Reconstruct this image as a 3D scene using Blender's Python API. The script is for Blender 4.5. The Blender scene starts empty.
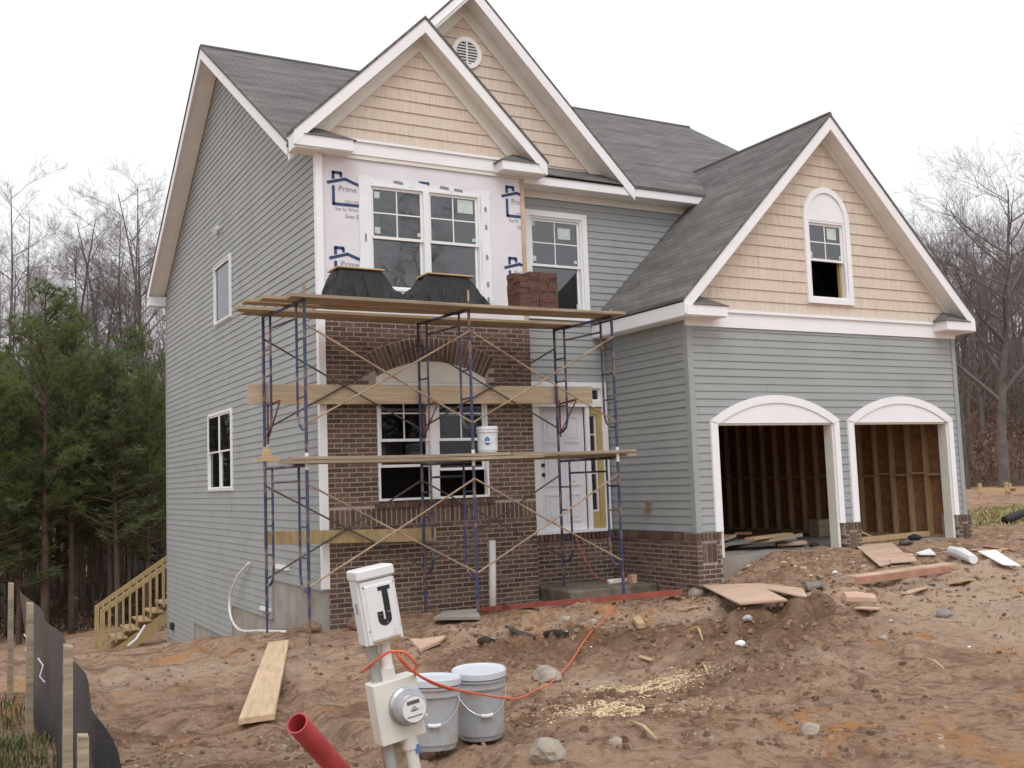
import bpy, bmesh, math, random
import numpy as np
from mathutils import Vector, Matrix

random.seed(7); rng = np.random.RandomState(11)
S = bpy.context.scene; COL = S.collection
R = math.radians

# ------------------------------------------------------------------ camera model
W, H, FPX = 1024, 768, 1043.07
def cam_axes(yaw, pitch, roll):
    f = np.array([math.sin(yaw)*math.cos(pitch), math.cos(yaw)*math.cos(pitch), math.sin(pitch)])
    r = np.array([math.cos(yaw), -math.sin(yaw), 0.0]); d = np.cross(f, r)
    return np.stack([math.cos(roll)*r+math.sin(roll)*d, -math.sin(roll)*r+math.cos(roll)*d, f])
AX = cam_axes(R(29.062), R(5.3112), R(2.0471))
CAM = np.array([-4.996, -14.809, 1.994])
def ray(px, py): return AX.T @ np.array([(px-512)/FPX, (py-384)/FPX, 1.0])
def at_depth(px, py, d): return Vector(CAM+ray(px, py)*d)
def at_y(px, py, y):
    r = ray(px, py); return Vector(CAM+r*((y-CAM[1])/r[1]))
def at_x(px, py, x):
    r = ray(px, py); return Vector(CAM+r*((x-CAM[0])/r[0]))
def at_z(px, py, z):
    r = ray(px, py); return Vector(CAM+r*((z-CAM[2])/r[2]))

cd = bpy.data.cameras.new('camera'); cam = bpy.data.objects.new('camera', cd); COL.objects.link(cam)
cd.sensor_width = 36; cd.lens = FPX/W*36; cd.clip_start = .05; cd.clip_end = 3000
m = Matrix(((AX[0][0], -AX[1][0], -AX[2][0], CAM[0]), (AX[0][1], -AX[1][1], -AX[2][1], CAM[1]),
            (AX[0][2], -AX[1][2], -AX[2][2], CAM[2]), (0, 0, 0, 1)))
cam.matrix_world = m; S.camera = cam

# ------------------------------------------------------------------ light
SUN_EL, SUN_ROT = R(56), R(200)
wd = bpy.data.worlds.new('World'); S.world = wd; wd.use_nodes = True
nt = wd.node_tree; nt.nodes.clear()
sky = nt.nodes.new('ShaderNodeTexSky'); sky.sky_type = 'NISHITA'; sky.sun_disc = False
sky.sun_elevation = SUN_EL; sky.sun_rotation = SUN_ROT; sky.dust_density = 4; sky.air_density = 1.2
hs = nt.nodes.new('ShaderNodeHueSaturation'); hs.inputs['Saturation'].default_value = .12
mx = nt.nodes.new('ShaderNodeMix'); mx.data_type = 'RGBA'; mx.inputs[0].default_value = .72
mx.inputs[7].default_value = (9.0, 9.05, 9.25, 1)
bg = nt.nodes.new('ShaderNodeBackground'); bg.inputs[1].default_value = .11
wo = nt.nodes.new('ShaderNodeOutputWorld')
nt.links.new(sky.outputs[0], hs.inputs['Color']); nt.links.new(hs.outputs[0], mx.inputs[6])
nt.links.new(mx.outputs[2], bg.inputs[0]); nt.links.new(bg.outputs[0], wo.inputs[0])
sl = bpy.data.lights.new('sun', 'SUN'); sl.energy = .8; sl.angle = R(35); sl.color = (1, .985, .96)
so = bpy.data.objects.new('sun', sl); COL.objects.link(so)
# the light comes over the photographer's left shoulder
ld = Vector((-.30, -.72, 0)).normalized()*math.cos(SUN_EL)+Vector((0, 0, math.sin(SUN_EL)))
so.rotation_euler = ld.to_track_quat('Z', 'Y').to_euler()
sky.sun_rotation = math.atan2(ld.x, ld.y)
S.view_settings.view_transform = 'Standard'; S.view_settings.look = 'None'
S.view_settings.exposure = 0.36; S.view_settings.gamma = 1; S.view_settings.use_curve_mapping = False
S.cycles.max_bounces = 6; S.cycles.transparent_max_bounces = 8
S.cycles.use_denoising = True

# ------------------------------------------------------------------ materials
def mat(name, col, rough=.7, var=.12, scale=6.0, bump=0.0, bscale=40.0, metal=0.0, spec=.3, island=0.0, stain=None, stain_s=2.0, stain_f=(.55, .75), stretch=(1, 1, 1), coord='Object', trans=0):
    m = bpy.data.materials.new(name); m.use_nodes = True
    n = m.node_tree; p = n.nodes['Principled BSDF']
    p.inputs['Roughness'].default_value = rough; p.inputs['Metallic'].default_value = metal
    p.inputs['Specular IOR Level'].default_value = spec
    tc = n.nodes.new('ShaderNodeTexCoord'); mp = n.nodes.new('ShaderNodeMapping')
    mp.inputs['Scale'].default_value = stretch
    n.links.new(tc.outputs[coord], mp.inputs[0])
    no = n.nodes.new('ShaderNodeTexNoise'); no.inputs['Scale'].default_value = scale; no.inputs['Detail'].default_value = 6
    n.links.new(mp.outputs[0], no.inputs['Vector'])
    rp = n.nodes.new('ShaderNodeMapRange'); rp.inputs[1].default_value = .3; rp.inputs[2].default_value = .7
    rp.inputs[3].default_value = 1-var; rp.inputs[4].default_value = 1+var
    n.links.new(no.outputs['Fac'], rp.inputs[0])
    mul = n.nodes.new('ShaderNodeMix'); mul.data_type = 'RGBA'; mul.blend_type = 'MULTIPLY'; mul.inputs[0].default_value = 1
    mul.inputs[6].default_value = (*col, 1); n.links.new(rp.outputs[0], mul.inputs[7])
    out = mul.outputs[2]
    if island:
        g = n.nodes.new('ShaderNodeNewGeometry'); r2 = n.nodes.new('ShaderNodeMapRange')
        r2.inputs[3].default_value = 1-island; r2.inputs[4].default_value = 1+island
        n.links.new(g.outputs['Random Per Island'], r2.inputs[0])
        m2 = n.nodes.new('ShaderNodeMix'); m2.data_type = 'RGBA'; m2.blend_type = 'MULTIPLY'; m2.inputs[0].default_value = 1
        n.links.new(out, m2.inputs[6]); n.links.new(r2.outputs[0], m2.inputs[7]); out = m2.outputs[2]
    if stain:
        s = n.nodes.new('ShaderNodeTexNoise'); s.inputs['Scale'].default_value = stain_s; s.inputs['Detail'].default_value = 8
        n.links.new(mp.outputs[0], s.inputs['Vector'])
        sr = n.nodes.new('ShaderNodeMapRange'); sr.inputs[1].default_value = stain_f[0]; sr.inputs[2].default_value = stain_f[1]
        n.links.new(s.outputs['Fac'], sr.inputs[0])
        m3 = n.nodes.new('ShaderNodeMix'); m3.data_type = 'RGBA'; n.links.new(sr.outputs[0], m3.inputs[0])
        n.links.new(out, m3.inputs[6]); m3.inputs[7].default_value = (*stain, 1); out = m3.outputs[2]
    n.links.new(out, p.inputs['Base Color'])
    if bump:
        b2 = n.nodes.new('ShaderNodeTexNoise'); b2.inputs['Scale'].default_value = bscale; b2.inputs['Detail'].default_value = 5
        n.links.new(mp.outputs[0], b2.inputs['Vector'])
        bp = n.nodes.new('ShaderNodeBump'); bp.inputs['Strength'].default_value = bump; bp.inputs['Distance'].default_value = .02
        n.links.new(b2.outputs['Fac'], bp.inputs['Height']); n.links.new(bp.outputs[0], p.inputs['Normal'])
    if trans:
        pass
    return m

M = {}
M['siding'] = mat('grey_vinyl_siding', (.335, .353, .353), .55, .05, 1.2, bump=.04, bscale=60, spec=.3, stain=(.27, .28, .27), stain_s=.9, stain_f=(.58, .95))
M['shake'] = mat('tan_shake', (.65, .55, .46), .75, .10, 5, bump=.15, bscale=25, stretch=(6, 6, .6))
M['trim'] = mat('white_trim', (.86, .86, .88), .5, .03, 2, bump=.02)
M['soffit'] = mat('pale_soffit', (.85, .85, .84), .6, .05, 3)
M['cream'] = mat('cream_trim', (.74, .72, .66), .55, .04, 3)
M['vinyl'] = mat('white_window_vinyl', (.82, .83, .84), .4, .02, 3)
M['brick'] = mat('dark_brown_brick', (.135, .089, .069), .85, .3, 30, bump=.4, bscale=90, island=.35)
M['red_brick'] = mat('loose_red_brick', (.125, .064, .050), .85, .3, 30, bump=.4, bscale=90, island=.3)
M['mortar'] = mat('grey_mortar', (.42, .35, .30), .95, .15, 15, bump=.4, bscale=120)
M['concrete'] = mat('foundation_concrete', (.36, .335, .30), .9, .15, 3, bump=.2, bscale=30, stain=(.27, .20, .14), stain_s=1.3, stain_f=(.5, .75))
M['footing'] = mat('rough_footing', (.21, .185, .15), .95, .3, 5, bump=.8, bscale=14, stain=(.12, .095, .07), stain_s=2.2, stain_f=(.45, .65))
M['slab'] = mat('garage_concrete', (.30, .28, .255), .9, .12, 3, bump=.2, bscale=30, stain=(.25, .19, .14), stain_s=1.1, stain_f=(.45, .7))
M['wrap'] = mat('house_wrap', (.745, .715, .755), .5, .05, 2.5, bump=.15, bscale=3, spec=.3)
M['ink'] = mat('navy_ink', (.035, .065, .17), .6, .1, 10)
M['greyink'] = mat('grey_ink', (.25, .26, .31), .6, .1, 10)
M['lumber'] = mat('fresh_lumber', (.50, .36, .21), .75, .22, 4, bump=.1, bscale=30, stretch=(.5, 9, 9), stain=(.36, .22, .11), stain_s=1.6, stain_f=(.55, .8))
M['newlumber'] = mat('pale_new_plank', (.60, .44, .29), .75, .15, 4, bump=.1, bscale=30, stretch=(.5, 9, 9), stain=(.42, .29, .18), stain_s=2.2, stain_f=(.52, .8))
M['stud'] = mat('stud_lumber', (.46, .31, .17), .8, .2, 5, stretch=(5, 5, .5))
M['guard'] = mat('pale_guard_board', (.53, .42, .295), .8, .15, 4, bump=.1, stretch=(.5, 9, 9), stain=(.40, .29, .19), stain_s=1.5, stain_f=(.55, .8))
M['plank'] = mat('scaffold_plank_wood', (.42, .325, .215), .8, .25, 4, bump=.15, bscale=30, stretch=(.5, 9, 9), stain=(.26, .20, .145), stain_s=2.0, stain_f=(.5, .75))
M['old_lumber'] = mat('weathered_plank', (.36, .29, .21), .85, .3, 4, bump=.2, bscale=30, stretch=(.5, 9, 9), stain=(.20, .16, .12), stain_s=2.2, stain_f=(.5, .75))
M['yellow_lumber'] = mat('treated_lumber', (.40, .30, .155), .8, .2, 5, stretch=(4, 4, 1.0))
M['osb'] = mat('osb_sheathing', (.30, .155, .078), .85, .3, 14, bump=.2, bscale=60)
M['ply'] = mat('plywood', (.57, .405, .30), .8, .15, 4, bump=.1, stain=(.42, .25, .16), stain_s=1.5, stain_f=(.5, .8))
M['redwood'] = mat('red_edged_board', (.42, .22, .155), .8, .2, 5)
M['blue_steel'] = mat('blue_scaffold_paint', (.050, .056, .125), .5, .3, 8, spec=.4, stain=(.21, .15, .12), stain_s=6, stain_f=(.50, .62))
M['mast'] = mat('grey_mast', (.36, .36, .34), .5, .15, 6, stain=(.28, .22, .16), stain_s=5, stain_f=(.6, .75))
M['galv'] = mat('galvanised_brace', (.38, .28, .19), .65, .3, 6, stain=(.17, .095, .06), stain_s=3, stain_f=(.45, .7))
M['dark_steel'] = mat('dark_brace', (.10, .085, .075), .6, .3, 6)
M['bracket'] = mat('faded_red_bracket', (.25, .095, .085), .6, .3, 5, stain=(.16, .10, .085), stain_s=5, stain_f=(.45, .6))
M['red_steel'] = mat('red_lintel_paint', (.38, .105, .08), .5, .2, 4, stain=(.22, .05, .035), stain_s=3)
M['white_paint'] = mat('white_enamel', (.74, .75, .76), .4, .05, 5, stain=(.45, .40, .34), stain_s=9, stain_f=(.62, .74))
M['cream_paint'] = mat('cream_enamel', (.70, .69, .63), .45, .05, 5, stain=(.45, .38, .3), stain_s=7, stain_f=(.64, .76))
M['black'] = mat('black_paint', (.025, .025, .028), .55, .2, 10, stain=(.30, .30, .31), stain_s=38, stain_f=(.60, .72))
M['pvc'] = mat('white_pvc', (.78, .77, .75), .4, .05, 8, stain=(.5, .4, .3), stain_s=5, stain_f=(.6, .8))
M['redpvc'] = mat('red_pvc', (.46, .065, .075), .45, .15, 8, stain=(.28, .06, .05), stain_s=6, stain_f=(.6, .8))
M['redin'] = mat('red_pvc_inside', (.30, .05, .05), .6, .1, 8)
M['pail'] = mat('grey_pail_plastic', (.40, .41, .43), .5, .1, 6, stain=(.36, .27, .20), stain_s=7, stain_f=(.52, .72))
M['lid'] = mat('pale_pail_lid', (.58, .61, .67), .4, .04, 6, stain=(.5, .45, .4), stain_s=6, stain_f=(.6, .8))
M['whitepail'] = mat('white_pail', (.68, .70, .74), .4, .05, 6)
M['blueprint'] = mat('blue_print', (.10, .20, .42), .5, .1, 6)
M['orange'] = mat('orange_cord', (.72, .16, .08), .5, .08, 8)
M['felt'] = mat('black_felt', (.028, .030, .033), .65, .25, 4, bump=.5, bscale=8)
M['silt'] = mat('black_silt_fabric', (.030, .032, .042), .42, .25, 5, bump=.3, bscale=80, spec=.5, stain=(.10, .09, .09), stain_s=1.6, stain_f=(.55, .8))
M['stone'] = mat('stone', (.36, .31, .26), .9, .25, 7, bump=.5, bscale=25)
M['glassdark'] = mat('meter_face', (.36, .37, .39), .12, .25, 9, spec=.7)
M['chrome'] = mat('meter_ring', (.45, .46, .48), .3, .1, 8, metal=.8)
M['door'] = mat('white_door', (.78, .78, .82), .45, .02, 3)
M['ylw'] = mat('yellow_jamb', (.46, .34, .15), .7, .1, 5)
M['paper'] = mat('white_sheet', (.82, .83, .86), .6, .04, 4)
M['sticker'] = mat('pale_sticker', (.55, .62, .60), .6, .1, 10)
M['bark'] = mat('grey_bark', (.135, .115, .105), .9, .3, 3, bump=.4, bscale=12)
M['twig'] = mat('grey_twig', (.165, .132, .132), .9, .2, 3)
M['pinebark'] = mat('pine_bark', (.095, .066, .050), .9, .3, 3, bump=.4, bscale=12)
M['brushleaf'] = mat('dark_brush_leaves', (.075, .052, .036), .8, .3, 2, island=.4)
M['needle'] = mat('pine_needles', (.13, .165, .068), .6, .3, .6, island=.35)
n_t = M['needle'].node_tree; tl_ = n_t.nodes.new('ShaderNodeBsdfTranslucent'); ms_ = n_t.nodes.new('ShaderNodeMixShader'); ms_.inputs[0].default_value = .5; tl_.inputs[0].default_value = (.16, .21, .07, 1)
n_t.links.new(n_t.nodes['Principled BSDF'].outputs[0], ms_.inputs[1]); n_t.links.new(tl_.outputs[0], ms_.inputs[2]); n_t.links.new(ms_.outputs[0], n_t.nodes['Material Output'].inputs[0])
M['leaf'] = mat('dry_leaves', (.145, .082, .055), .8, .3, 2, island=.4)
M['grass'] = mat('rough_grass', (.105, .125, .045), .8, .3, 2, island=.4)
M['lawn'] = mat('pale_winter_lawn', (.29, .275, .11), .8, .3, 2, island=.35)
M['straw'] = mat('pale_straw', (.42, .34, .19), .8, .2, 2, island=.3)
M['blackpipe'] = mat('black_plastic', (.025, .025, .027), .5, .2, 8)
M['chips'] = mat('sawdust', (.66, .52, .33), .9, .2, 20, island=.25)
M['board_grey'] = mat('grey_board', (.24, .225, .21), .8, .2, 6)
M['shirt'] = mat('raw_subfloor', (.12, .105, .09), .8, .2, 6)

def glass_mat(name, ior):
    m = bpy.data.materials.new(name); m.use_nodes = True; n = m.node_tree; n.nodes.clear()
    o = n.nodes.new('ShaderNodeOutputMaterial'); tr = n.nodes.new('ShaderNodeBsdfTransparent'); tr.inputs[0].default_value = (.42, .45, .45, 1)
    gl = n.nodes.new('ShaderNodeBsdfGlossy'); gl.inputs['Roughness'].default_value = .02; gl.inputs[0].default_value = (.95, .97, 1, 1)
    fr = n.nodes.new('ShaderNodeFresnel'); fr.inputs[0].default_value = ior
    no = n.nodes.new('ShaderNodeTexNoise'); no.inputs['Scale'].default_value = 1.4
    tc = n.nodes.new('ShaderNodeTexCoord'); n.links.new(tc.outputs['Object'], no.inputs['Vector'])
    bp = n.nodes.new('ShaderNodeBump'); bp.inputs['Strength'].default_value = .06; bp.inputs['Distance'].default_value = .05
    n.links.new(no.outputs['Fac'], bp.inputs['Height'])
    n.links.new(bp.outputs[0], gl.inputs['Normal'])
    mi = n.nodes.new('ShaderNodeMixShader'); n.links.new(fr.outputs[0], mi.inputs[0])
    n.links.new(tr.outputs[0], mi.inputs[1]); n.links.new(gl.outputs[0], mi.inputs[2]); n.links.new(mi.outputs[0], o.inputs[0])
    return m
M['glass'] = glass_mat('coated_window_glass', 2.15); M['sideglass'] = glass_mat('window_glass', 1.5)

def shingle_mat():
    m = bpy.data.materials.new('asphalt_shingles'); m.use_nodes = True; n = m.node_tree; p = n.nodes['Principled BSDF']
    p.inputs['Roughness'].default_value = .9; p.inputs['Specular IOR Level'].default_value = .2
    uv = n.nodes.new('ShaderNodeUVMap'); br = n.nodes.new('ShaderNodeTexBrick')
    br.inputs['Color1'].default_value = (.138, .132, .128, 1); br.inputs['Color2'].default_value = (.168, .160, .154, 1)
    br.inputs['Mortar'].default_value = (.105, .10, .097, 1); br.inputs['Scale'].default_value = 1
    br.inputs['Brick Width'].default_value = .30; br.inputs['Row Height'].default_value = .145; br.inputs['Mortar Size'].default_value = .010
    br.inputs['Mortar Smooth'].default_value = .3; br.inputs['Bias'].default_value = -.1
    n.links.new(uv.outputs[0], br.inputs['Vector'])
    no = n.nodes.new('ShaderNodeTexNoise'); no.inputs['Scale'].default_value = 1.1; no.inputs['Detail'].default_value = 8
    mp = n.nodes.new('ShaderNodeMapping'); mp.inputs['Scale'].default_value = (.8, 3.0, 1)
    n.links.new(uv.outputs[0], mp.inputs[0]); n.links.new(mp.outputs[0], no.inputs['Vector'])
    rp = n.nodes.new('ShaderNodeMapRange'); rp.inputs[1].default_value = .3; rp.inputs[2].default_value = .7; rp.inputs[3].default_value = .75; rp.inputs[4].default_value = 1.3
    n.links.new(no.outputs['Fac'], rp.inputs[0])
    mu = n.nodes.new('ShaderNodeMix'); mu.data_type = 'RGBA'; mu.blend_type = 'MULTIPLY'; mu.inputs[0].default_value = 1
    n.links.new(br.outputs['Color'], mu.inputs[6]); n.links.new(rp.outputs[0], mu.inputs[7]); n.links.new(mu.outputs[2], p.inputs['Base Color'])
    bp = n.nodes.new('ShaderNodeBump'); bp.inputs['Strength'].default_value = .6; bp.inputs['Distance'].default_value = .02; bp.invert = True
    n.links.new(br.outputs['Fac'], bp.inputs['Height']); n.links.new(bp.outputs[0], p.inputs['Normal'])
    return m
M['shingle'] = shingle_mat()

def ground_mat(name, base, dark, orange, pale, zones=False):
    m = bpy.data.materials.new(name); m.use_nodes = True; n = m.node_tree; p = n.nodes['Principled BSDF']
    p.inputs['Roughness'].default_value = .95; p.inputs['Specular IOR Level'].default_value = .15
    tc = n.nodes.new('ShaderNodeTexCoord')
    def noise(s, d=8, rough=.6, dist=0):
        t = n.nodes.new('ShaderNodeTexNoise'); t.inputs['Scale'].default_value = s; t.inputs['Detail'].default_value = d
        t.inputs['Roughness'].default_value = rough; t.inputs['Distortion'].default_value = dist
        n.links.new(tc.outputs['Object'], t.inputs['Vector']); return t.outputs['Fac']
    def rng_(f, a, b):
        r = n.nodes.new('ShaderNodeMapRange'); r.inputs[1].default_value = a; r.inputs[2].default_value = b; n.links.new(f, r.inputs[0]); return r.outputs[0]
    def mix(f, a, b):
        x = n.nodes.new('ShaderNodeMix'); x.data_type = 'RGBA'; n.links.new(f, x.inputs[0])
        if isinstance(a, tuple): x.inputs[6].default_value = (*a, 1)
        else: n.links.new(a, x.inputs[6])
        if isinstance(b, tuple): x.inputs[7].default_value = (*b, 1)
        else: n.links.new(b, x.inputs[7])
        return x.outputs[2]
    c = mix(rng_(noise(.9, 12, .72, .9), .49, .62), base, dark)
    c = mix(rng_(noise(4.2, 12, .78, 1.2), .49, .62), c, tuple(x*.9 for x in dark))
    c = mix(rng_(noise(2.6, 10, .7, .8), .56, .70), c, tuple(x*.9 for x in pale))
    c = mix(rng_(noise(.62, 8, .6, .3), .585, .68), c, orange)
    c = mix(rng_(noise(.45, 9, .6), .55, .68), c, pale)
    if zones:
        at = n.nodes.new('ShaderNodeAttribute'); at.attribute_name = 'turned'
        ad = n.nodes.new('ShaderNodeMath'); ad.operation = 'MULTIPLY_ADD'; n.links.new(noise(3.2, 9, .7, .5), ad.inputs[0]); ad.inputs[1].default_value = 1.3; n.links.new(at.outputs['Fac'], ad.inputs[2])
        c = mix(rng_(ad.outputs[0], 1.22, 1.85), c, tuple(x*.85 for x in dark))
        ap = n.nodes.new('ShaderNodeAttribute'); ap.attribute_name = 'packed'
        a2 = n.nodes.new('ShaderNodeMath'); a2.operation = 'MULTIPLY_ADD'; n.links.new(noise(2.1, 8, .65, .4), a2.inputs[0]); a2.inputs[1].default_value = 1.0; n.links.new(ap.outputs['Fac'], a2.inputs[2])
        c = mix(rng_(a2.outputs[0], .9, 1.5), c, pale)
        c = mix(rng_(noise(1.35, 9, .62, .8), .585, .68), c, orange)
    c2 = mix(rng_(noise(8, 9, .75), .52, .74), c, tuple(x*.5 for x in dark))
    c3 = mix(rng_(noise(24, 5, .7), .60, .72), c2, tuple(min(1, x*1.25) for x in pale))
    n.links.new(c3, p.inputs['Base Color'])
    b1 = n.nodes.new('ShaderNodeBump'); b1.inputs['Strength'].default_value = 1.0; b1.inputs['Distance'].default_value = .09
    n.links.new(noise(7, 10, .7), b1.inputs['Height'])
    b2 = n.nodes.new('ShaderNodeBump'); b2.inputs['Strength'].default_value = .6; b2.inputs['Distance'].default_value = .02
    n.links.new(noise(38, 6, .7), b2.inputs['Height'])
    vo = n.nodes.new('ShaderNodeTexVoronoi'); vo.inputs['Scale'].default_value = 11; vo.inputs['Randomness'].default_value = 1
    vm = n.nodes.new('ShaderNodeVectorMath'); vm.operation = 'ADD'; nv_ = n.nodes.new('ShaderNodeTexNoise'); nv_.inputs['Scale'].default_value = 5; nv_.inputs['Detail'].default_value = 6
    sc_v = n.nodes.new('ShaderNodeVectorMath'); sc_v.operation = 'SCALE'; sc_v.inputs['Scale'].default_value = .35
    n.links.new(tc.outputs['Object'], nv_.inputs['Vector']); n.links.new(nv_.outputs['Color'], sc_v.inputs[0]); n.links.new(tc.outputs['Object'], vm.inputs[0]); n.links.new(sc_v.outputs[0], vm.inputs[1]); n.links.new(vm.outputs[0], vo.inputs['Vector'])
    b3 = n.nodes.new('ShaderNodeBump'); b3.invert = True; b3.inputs['Distance'].default_value = .05; n.links.new(rng_(noise(1.1, 6, .6), .42, .62), b3.inputs['Strength'])
    n.links.new(vo.outputs['Distance'], b3.inputs['Height']); n.links.new(b1.outputs[0], b3.inputs['Normal']); n.links.new(b3.outputs[0], b2.inputs['Normal'])
    n.links.new(b2.outputs[0], p.inputs['Normal'])
    return m
M['dirt'] = ground_mat('bare_clay_soil', (.46, .308, .212), (.228, .132, .083), (.50, .245, .095), (.53, .39, .285), zones=True)
M['clod'] = mat('clay_clods', (.235, .148, .100), .95, .3, 9, bump=.4, bscale=40, island=.4)
M['hillmat'] = ground_mat('leaf_litter', (.15, .098, .070), (.095, .065, .05), (.17, .095, .06), (.19, .145, .11))

# ------------------------------------------------------------------ mesh builder
class MB:
    def __init__(s): s.v = []; s.f = []
    def poly(s, pts):
        i = len(s.v); s.v += [tuple(p) for p in pts]; s.f.append(tuple(range(i, i+len(pts)))); return s
    def hexa(s, p):   # 8 points: bottom ring then top ring
        i = len(s.v); s.v += [tuple(q) for q in p]
        s.f += [(i+3, i+2, i+1, i), (i+4, i+5, i+6, i+7)]+[(i+k, i+(k+1) % 4, i+4+(k+1) % 4, i+4+k) for k in range(4)]; return s
    def box(s, x0, x1, y0, y1, z0, z1):
        return s.hexa([(x0, y0, z0), (x1, y0, z0), (x1, y1, z0), (x0, y1, z0), (x0, y0, z1), (x1, y0, z1), (x1, y1, z1), (x0, y1, z1)])
    def prism(s, pts, off):
        i = len(s.v); k = len(pts); off = Vector(off)
        s.v += [tuple(p) for p in pts]+[tuple(Vector(p)+off) for p in pts]
        s.f += [tuple(range(i, i+k)), tuple(range(i+2*k-1, i+k-1, -1))]+[(i+j, i+k+j, i+k+(j+1) % k, i+(j+1) % k) for j in range(k)]; return s
    def tube(s, pts, r, n=8, cap=True):
        pts = [Vector(p) for p in pts]; rs = r if isinstance(r, (list, tuple)) else [r]*len(pts)
        i0 = len(s.v); prev = None
        for k, p in enumerate(pts):
            t = (pts[min(k+1, len(pts)-1)]-pts[max(k-1, 0)])
            t = t.normalized() if t.length > 1e-9 else Vector((0, 0, 1))
            if prev is None:
                a = t.orthogonal().normalized()
            else:
                a = prev-t*prev.dot(t); a = a.normalized() if a.length > 1e-6 else t.orthogonal().normalized()
            prev = a; b = t.cross(a)
            for j in range(n):
                an = 2*math.pi*j/n; s.v.append(tuple(p+(a*math.cos(an)+b*math.sin(an))*rs[k]))
        for k in range(len(pts)-1):
            for j in range(n):
                a0 = i0+k*n+j; a1 = i0+k*n+(j+1) % n; s.f.append((a0, a1, a1+n, a0+n))
        if cap:
            s.f.append(tuple(range(i0+n-1, i0-1, -1))); e = i0+(len(pts)-1)*n; s.f.append(tuple(range(e, e+n)))
        return s
    def lathe(s, prof, n=28, o=(0, 0, 0), T=None):
        i0 = len(s.v)
        for r, z in prof:
            for j in range(n):
                a = 2*math.pi*j/n; p = Vector((r*math.cos(a), r*math.sin(a), z))
                if T: p = T @ p
                s.v.append(tuple(p+Vector(o)))
        for k in range(len(prof)-1):
            for j in range(n):
                a0 = i0+k*n+j; a1 = i0+k*n+(j+1) % n; s.f.append((a0, a1, a1+n, a0+n))
        return s
    def build(s, name, material, parent=None, smooth=False, bevel=0, loc=None):
        me = bpy.data.meshes.new(name); me.from_pydata(s.v, [], s.f)
        mats = material if isinstance(material, list) else [material]
        for q in mats: me.materials.append(q)
        uv = me.uv_layers.new(name='UVMap')
        for p in (me.polygons if len(s.f) < 15000 else ()):
            n_ = p.normal
            if abs(n_.z) > .97: t, b = Vector((1, 0, 0)), Vector((0, 1, 0))
            else:
                t = Vector((0, 0, 1)).cross(n_).normalized(); b = n_.cross(t)
            for li in p.loop_indices:
                co = me.vertices[me.loops[li].vertex_index].co; uv.data[li].uv = (co.dot(t), co.dot(b))
        if smooth: me.polygons.foreach_set('use_smooth', [True]*len(me.polygons))
        o = bpy.data.objects.new(name, me); COL.objects.link(o)
        if parent: o.parent = parent
        if loc is not None: o.location = loc
        if bevel:
            bm = bmesh.new(); bm.from_mesh(me)
            bmesh.ops.bevel(bm, geom=bm.edges[:], offset=bevel, segments=1, affect='EDGES'); bm.to_mesh(me); bm.free()
        return o

def tag(o, label=None, cat=None, group=None, kind=None):
    if label: o['label'] = label
    if cat: o['category'] = cat
    if group: o['group'] = group
    if kind: o['kind'] = kind
    return o
def empty(name, loc=(0, 0, 0), label=None, cat=None, group=None, mw=None):
    o = bpy.data.objects.new(name, None); COL.objects.link(o); o.empty_display_size = .2
    o.location = loc
    if mw is not None: o.matrix_world = mw
    return tag(o, label, cat, group)
def copy_tree(o, parent=None):
    c = o.copy(); COL.objects.link(c)
    if parent: c.parent = parent
    for ch in o.children: copy_tree(ch, c)
    return c

class Fr:   # wall frame: u along the wall, z up, d outward
    def __init__(s, o, u, n): s.o = Vector(o); s.u = Vector(u); s.n = Vector(n)
    def __call__(s, u, z, d=0): return s.o+s.u*u+Vector((0, 0, z))+s.n*d
def fbox(mb, F, u0, u1, z0, z1, d0, d1):
    p = [F(u0, z0, d0), F(u1, z0, d0), F(u1, z0, d1), F(u0, z0, d1), F(u0, z1, d0), F(u1, z1, d0), F(u1, z1, d1), F(u0, z1, d1)]
    return mb.hexa(p)
def fring(mb, F, u0, u1, z0, z1, w, d0, d1, wb=None, wt=None):
    wb = w if wb is None else wb; wt = w if wt is None else wt
    fbox(mb, F, u0, u0+w, z0, z1, d0, d1); fbox(mb, F, u1-w, u1, z0, z1, d0, d1)
    fbox(mb, F, u0+w, u1-w, z0, z0+wb, d0, d1); fbox(mb, F, u0+w, u1-w, z1-wt, z1, d0, d1)
def clip(poly, a, b, c):
    out = []
    for i in range(len(poly)):
        p, q = poly[i], poly[(i+1) % len(poly)]
        fp, fq = a*p[0]+b*p[1]-c, a*q[0]+b*q[1]-c
        if fp <= 1e-9: out.append(p)
        if (fp < -1e-9 and fq > 1e-9) or (fp > 1e-9 and fq < -1e-9):
            t = fp/(fp-fq); out.append((p[0]+t*(q[0]-p[0]), p[1]+t*(q[1]-p[1])))
    return out
def pieces(poly, holes, z0, z1):
    """convex poly cut to the band z0..z1, minus rectangular holes"""
    zs = sorted({z0, z1}|{z for h in holes for z in (h[1], h[3]) if z0 < z < z1})
    for a, b in zip(zs, zs[1:]):
        p = clip(clip(poly, 0, -1, -a), 0, 1, b)
        if len(p) < 3: continue
        hs_ = sorted((h[0], h[2]) for h in holes if h[1] <= a+1e-6 and h[3] >= b-1e-6)
        u = -1e3
        for h0, h1 in hs_+[(1e3, 1e3)]:
            if h0 > u:
                q = clip(clip(p, -1, 0, -u), 1, 0, h0)
                if len(q) >= 3: yield q
            u = max(u, h1)
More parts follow.
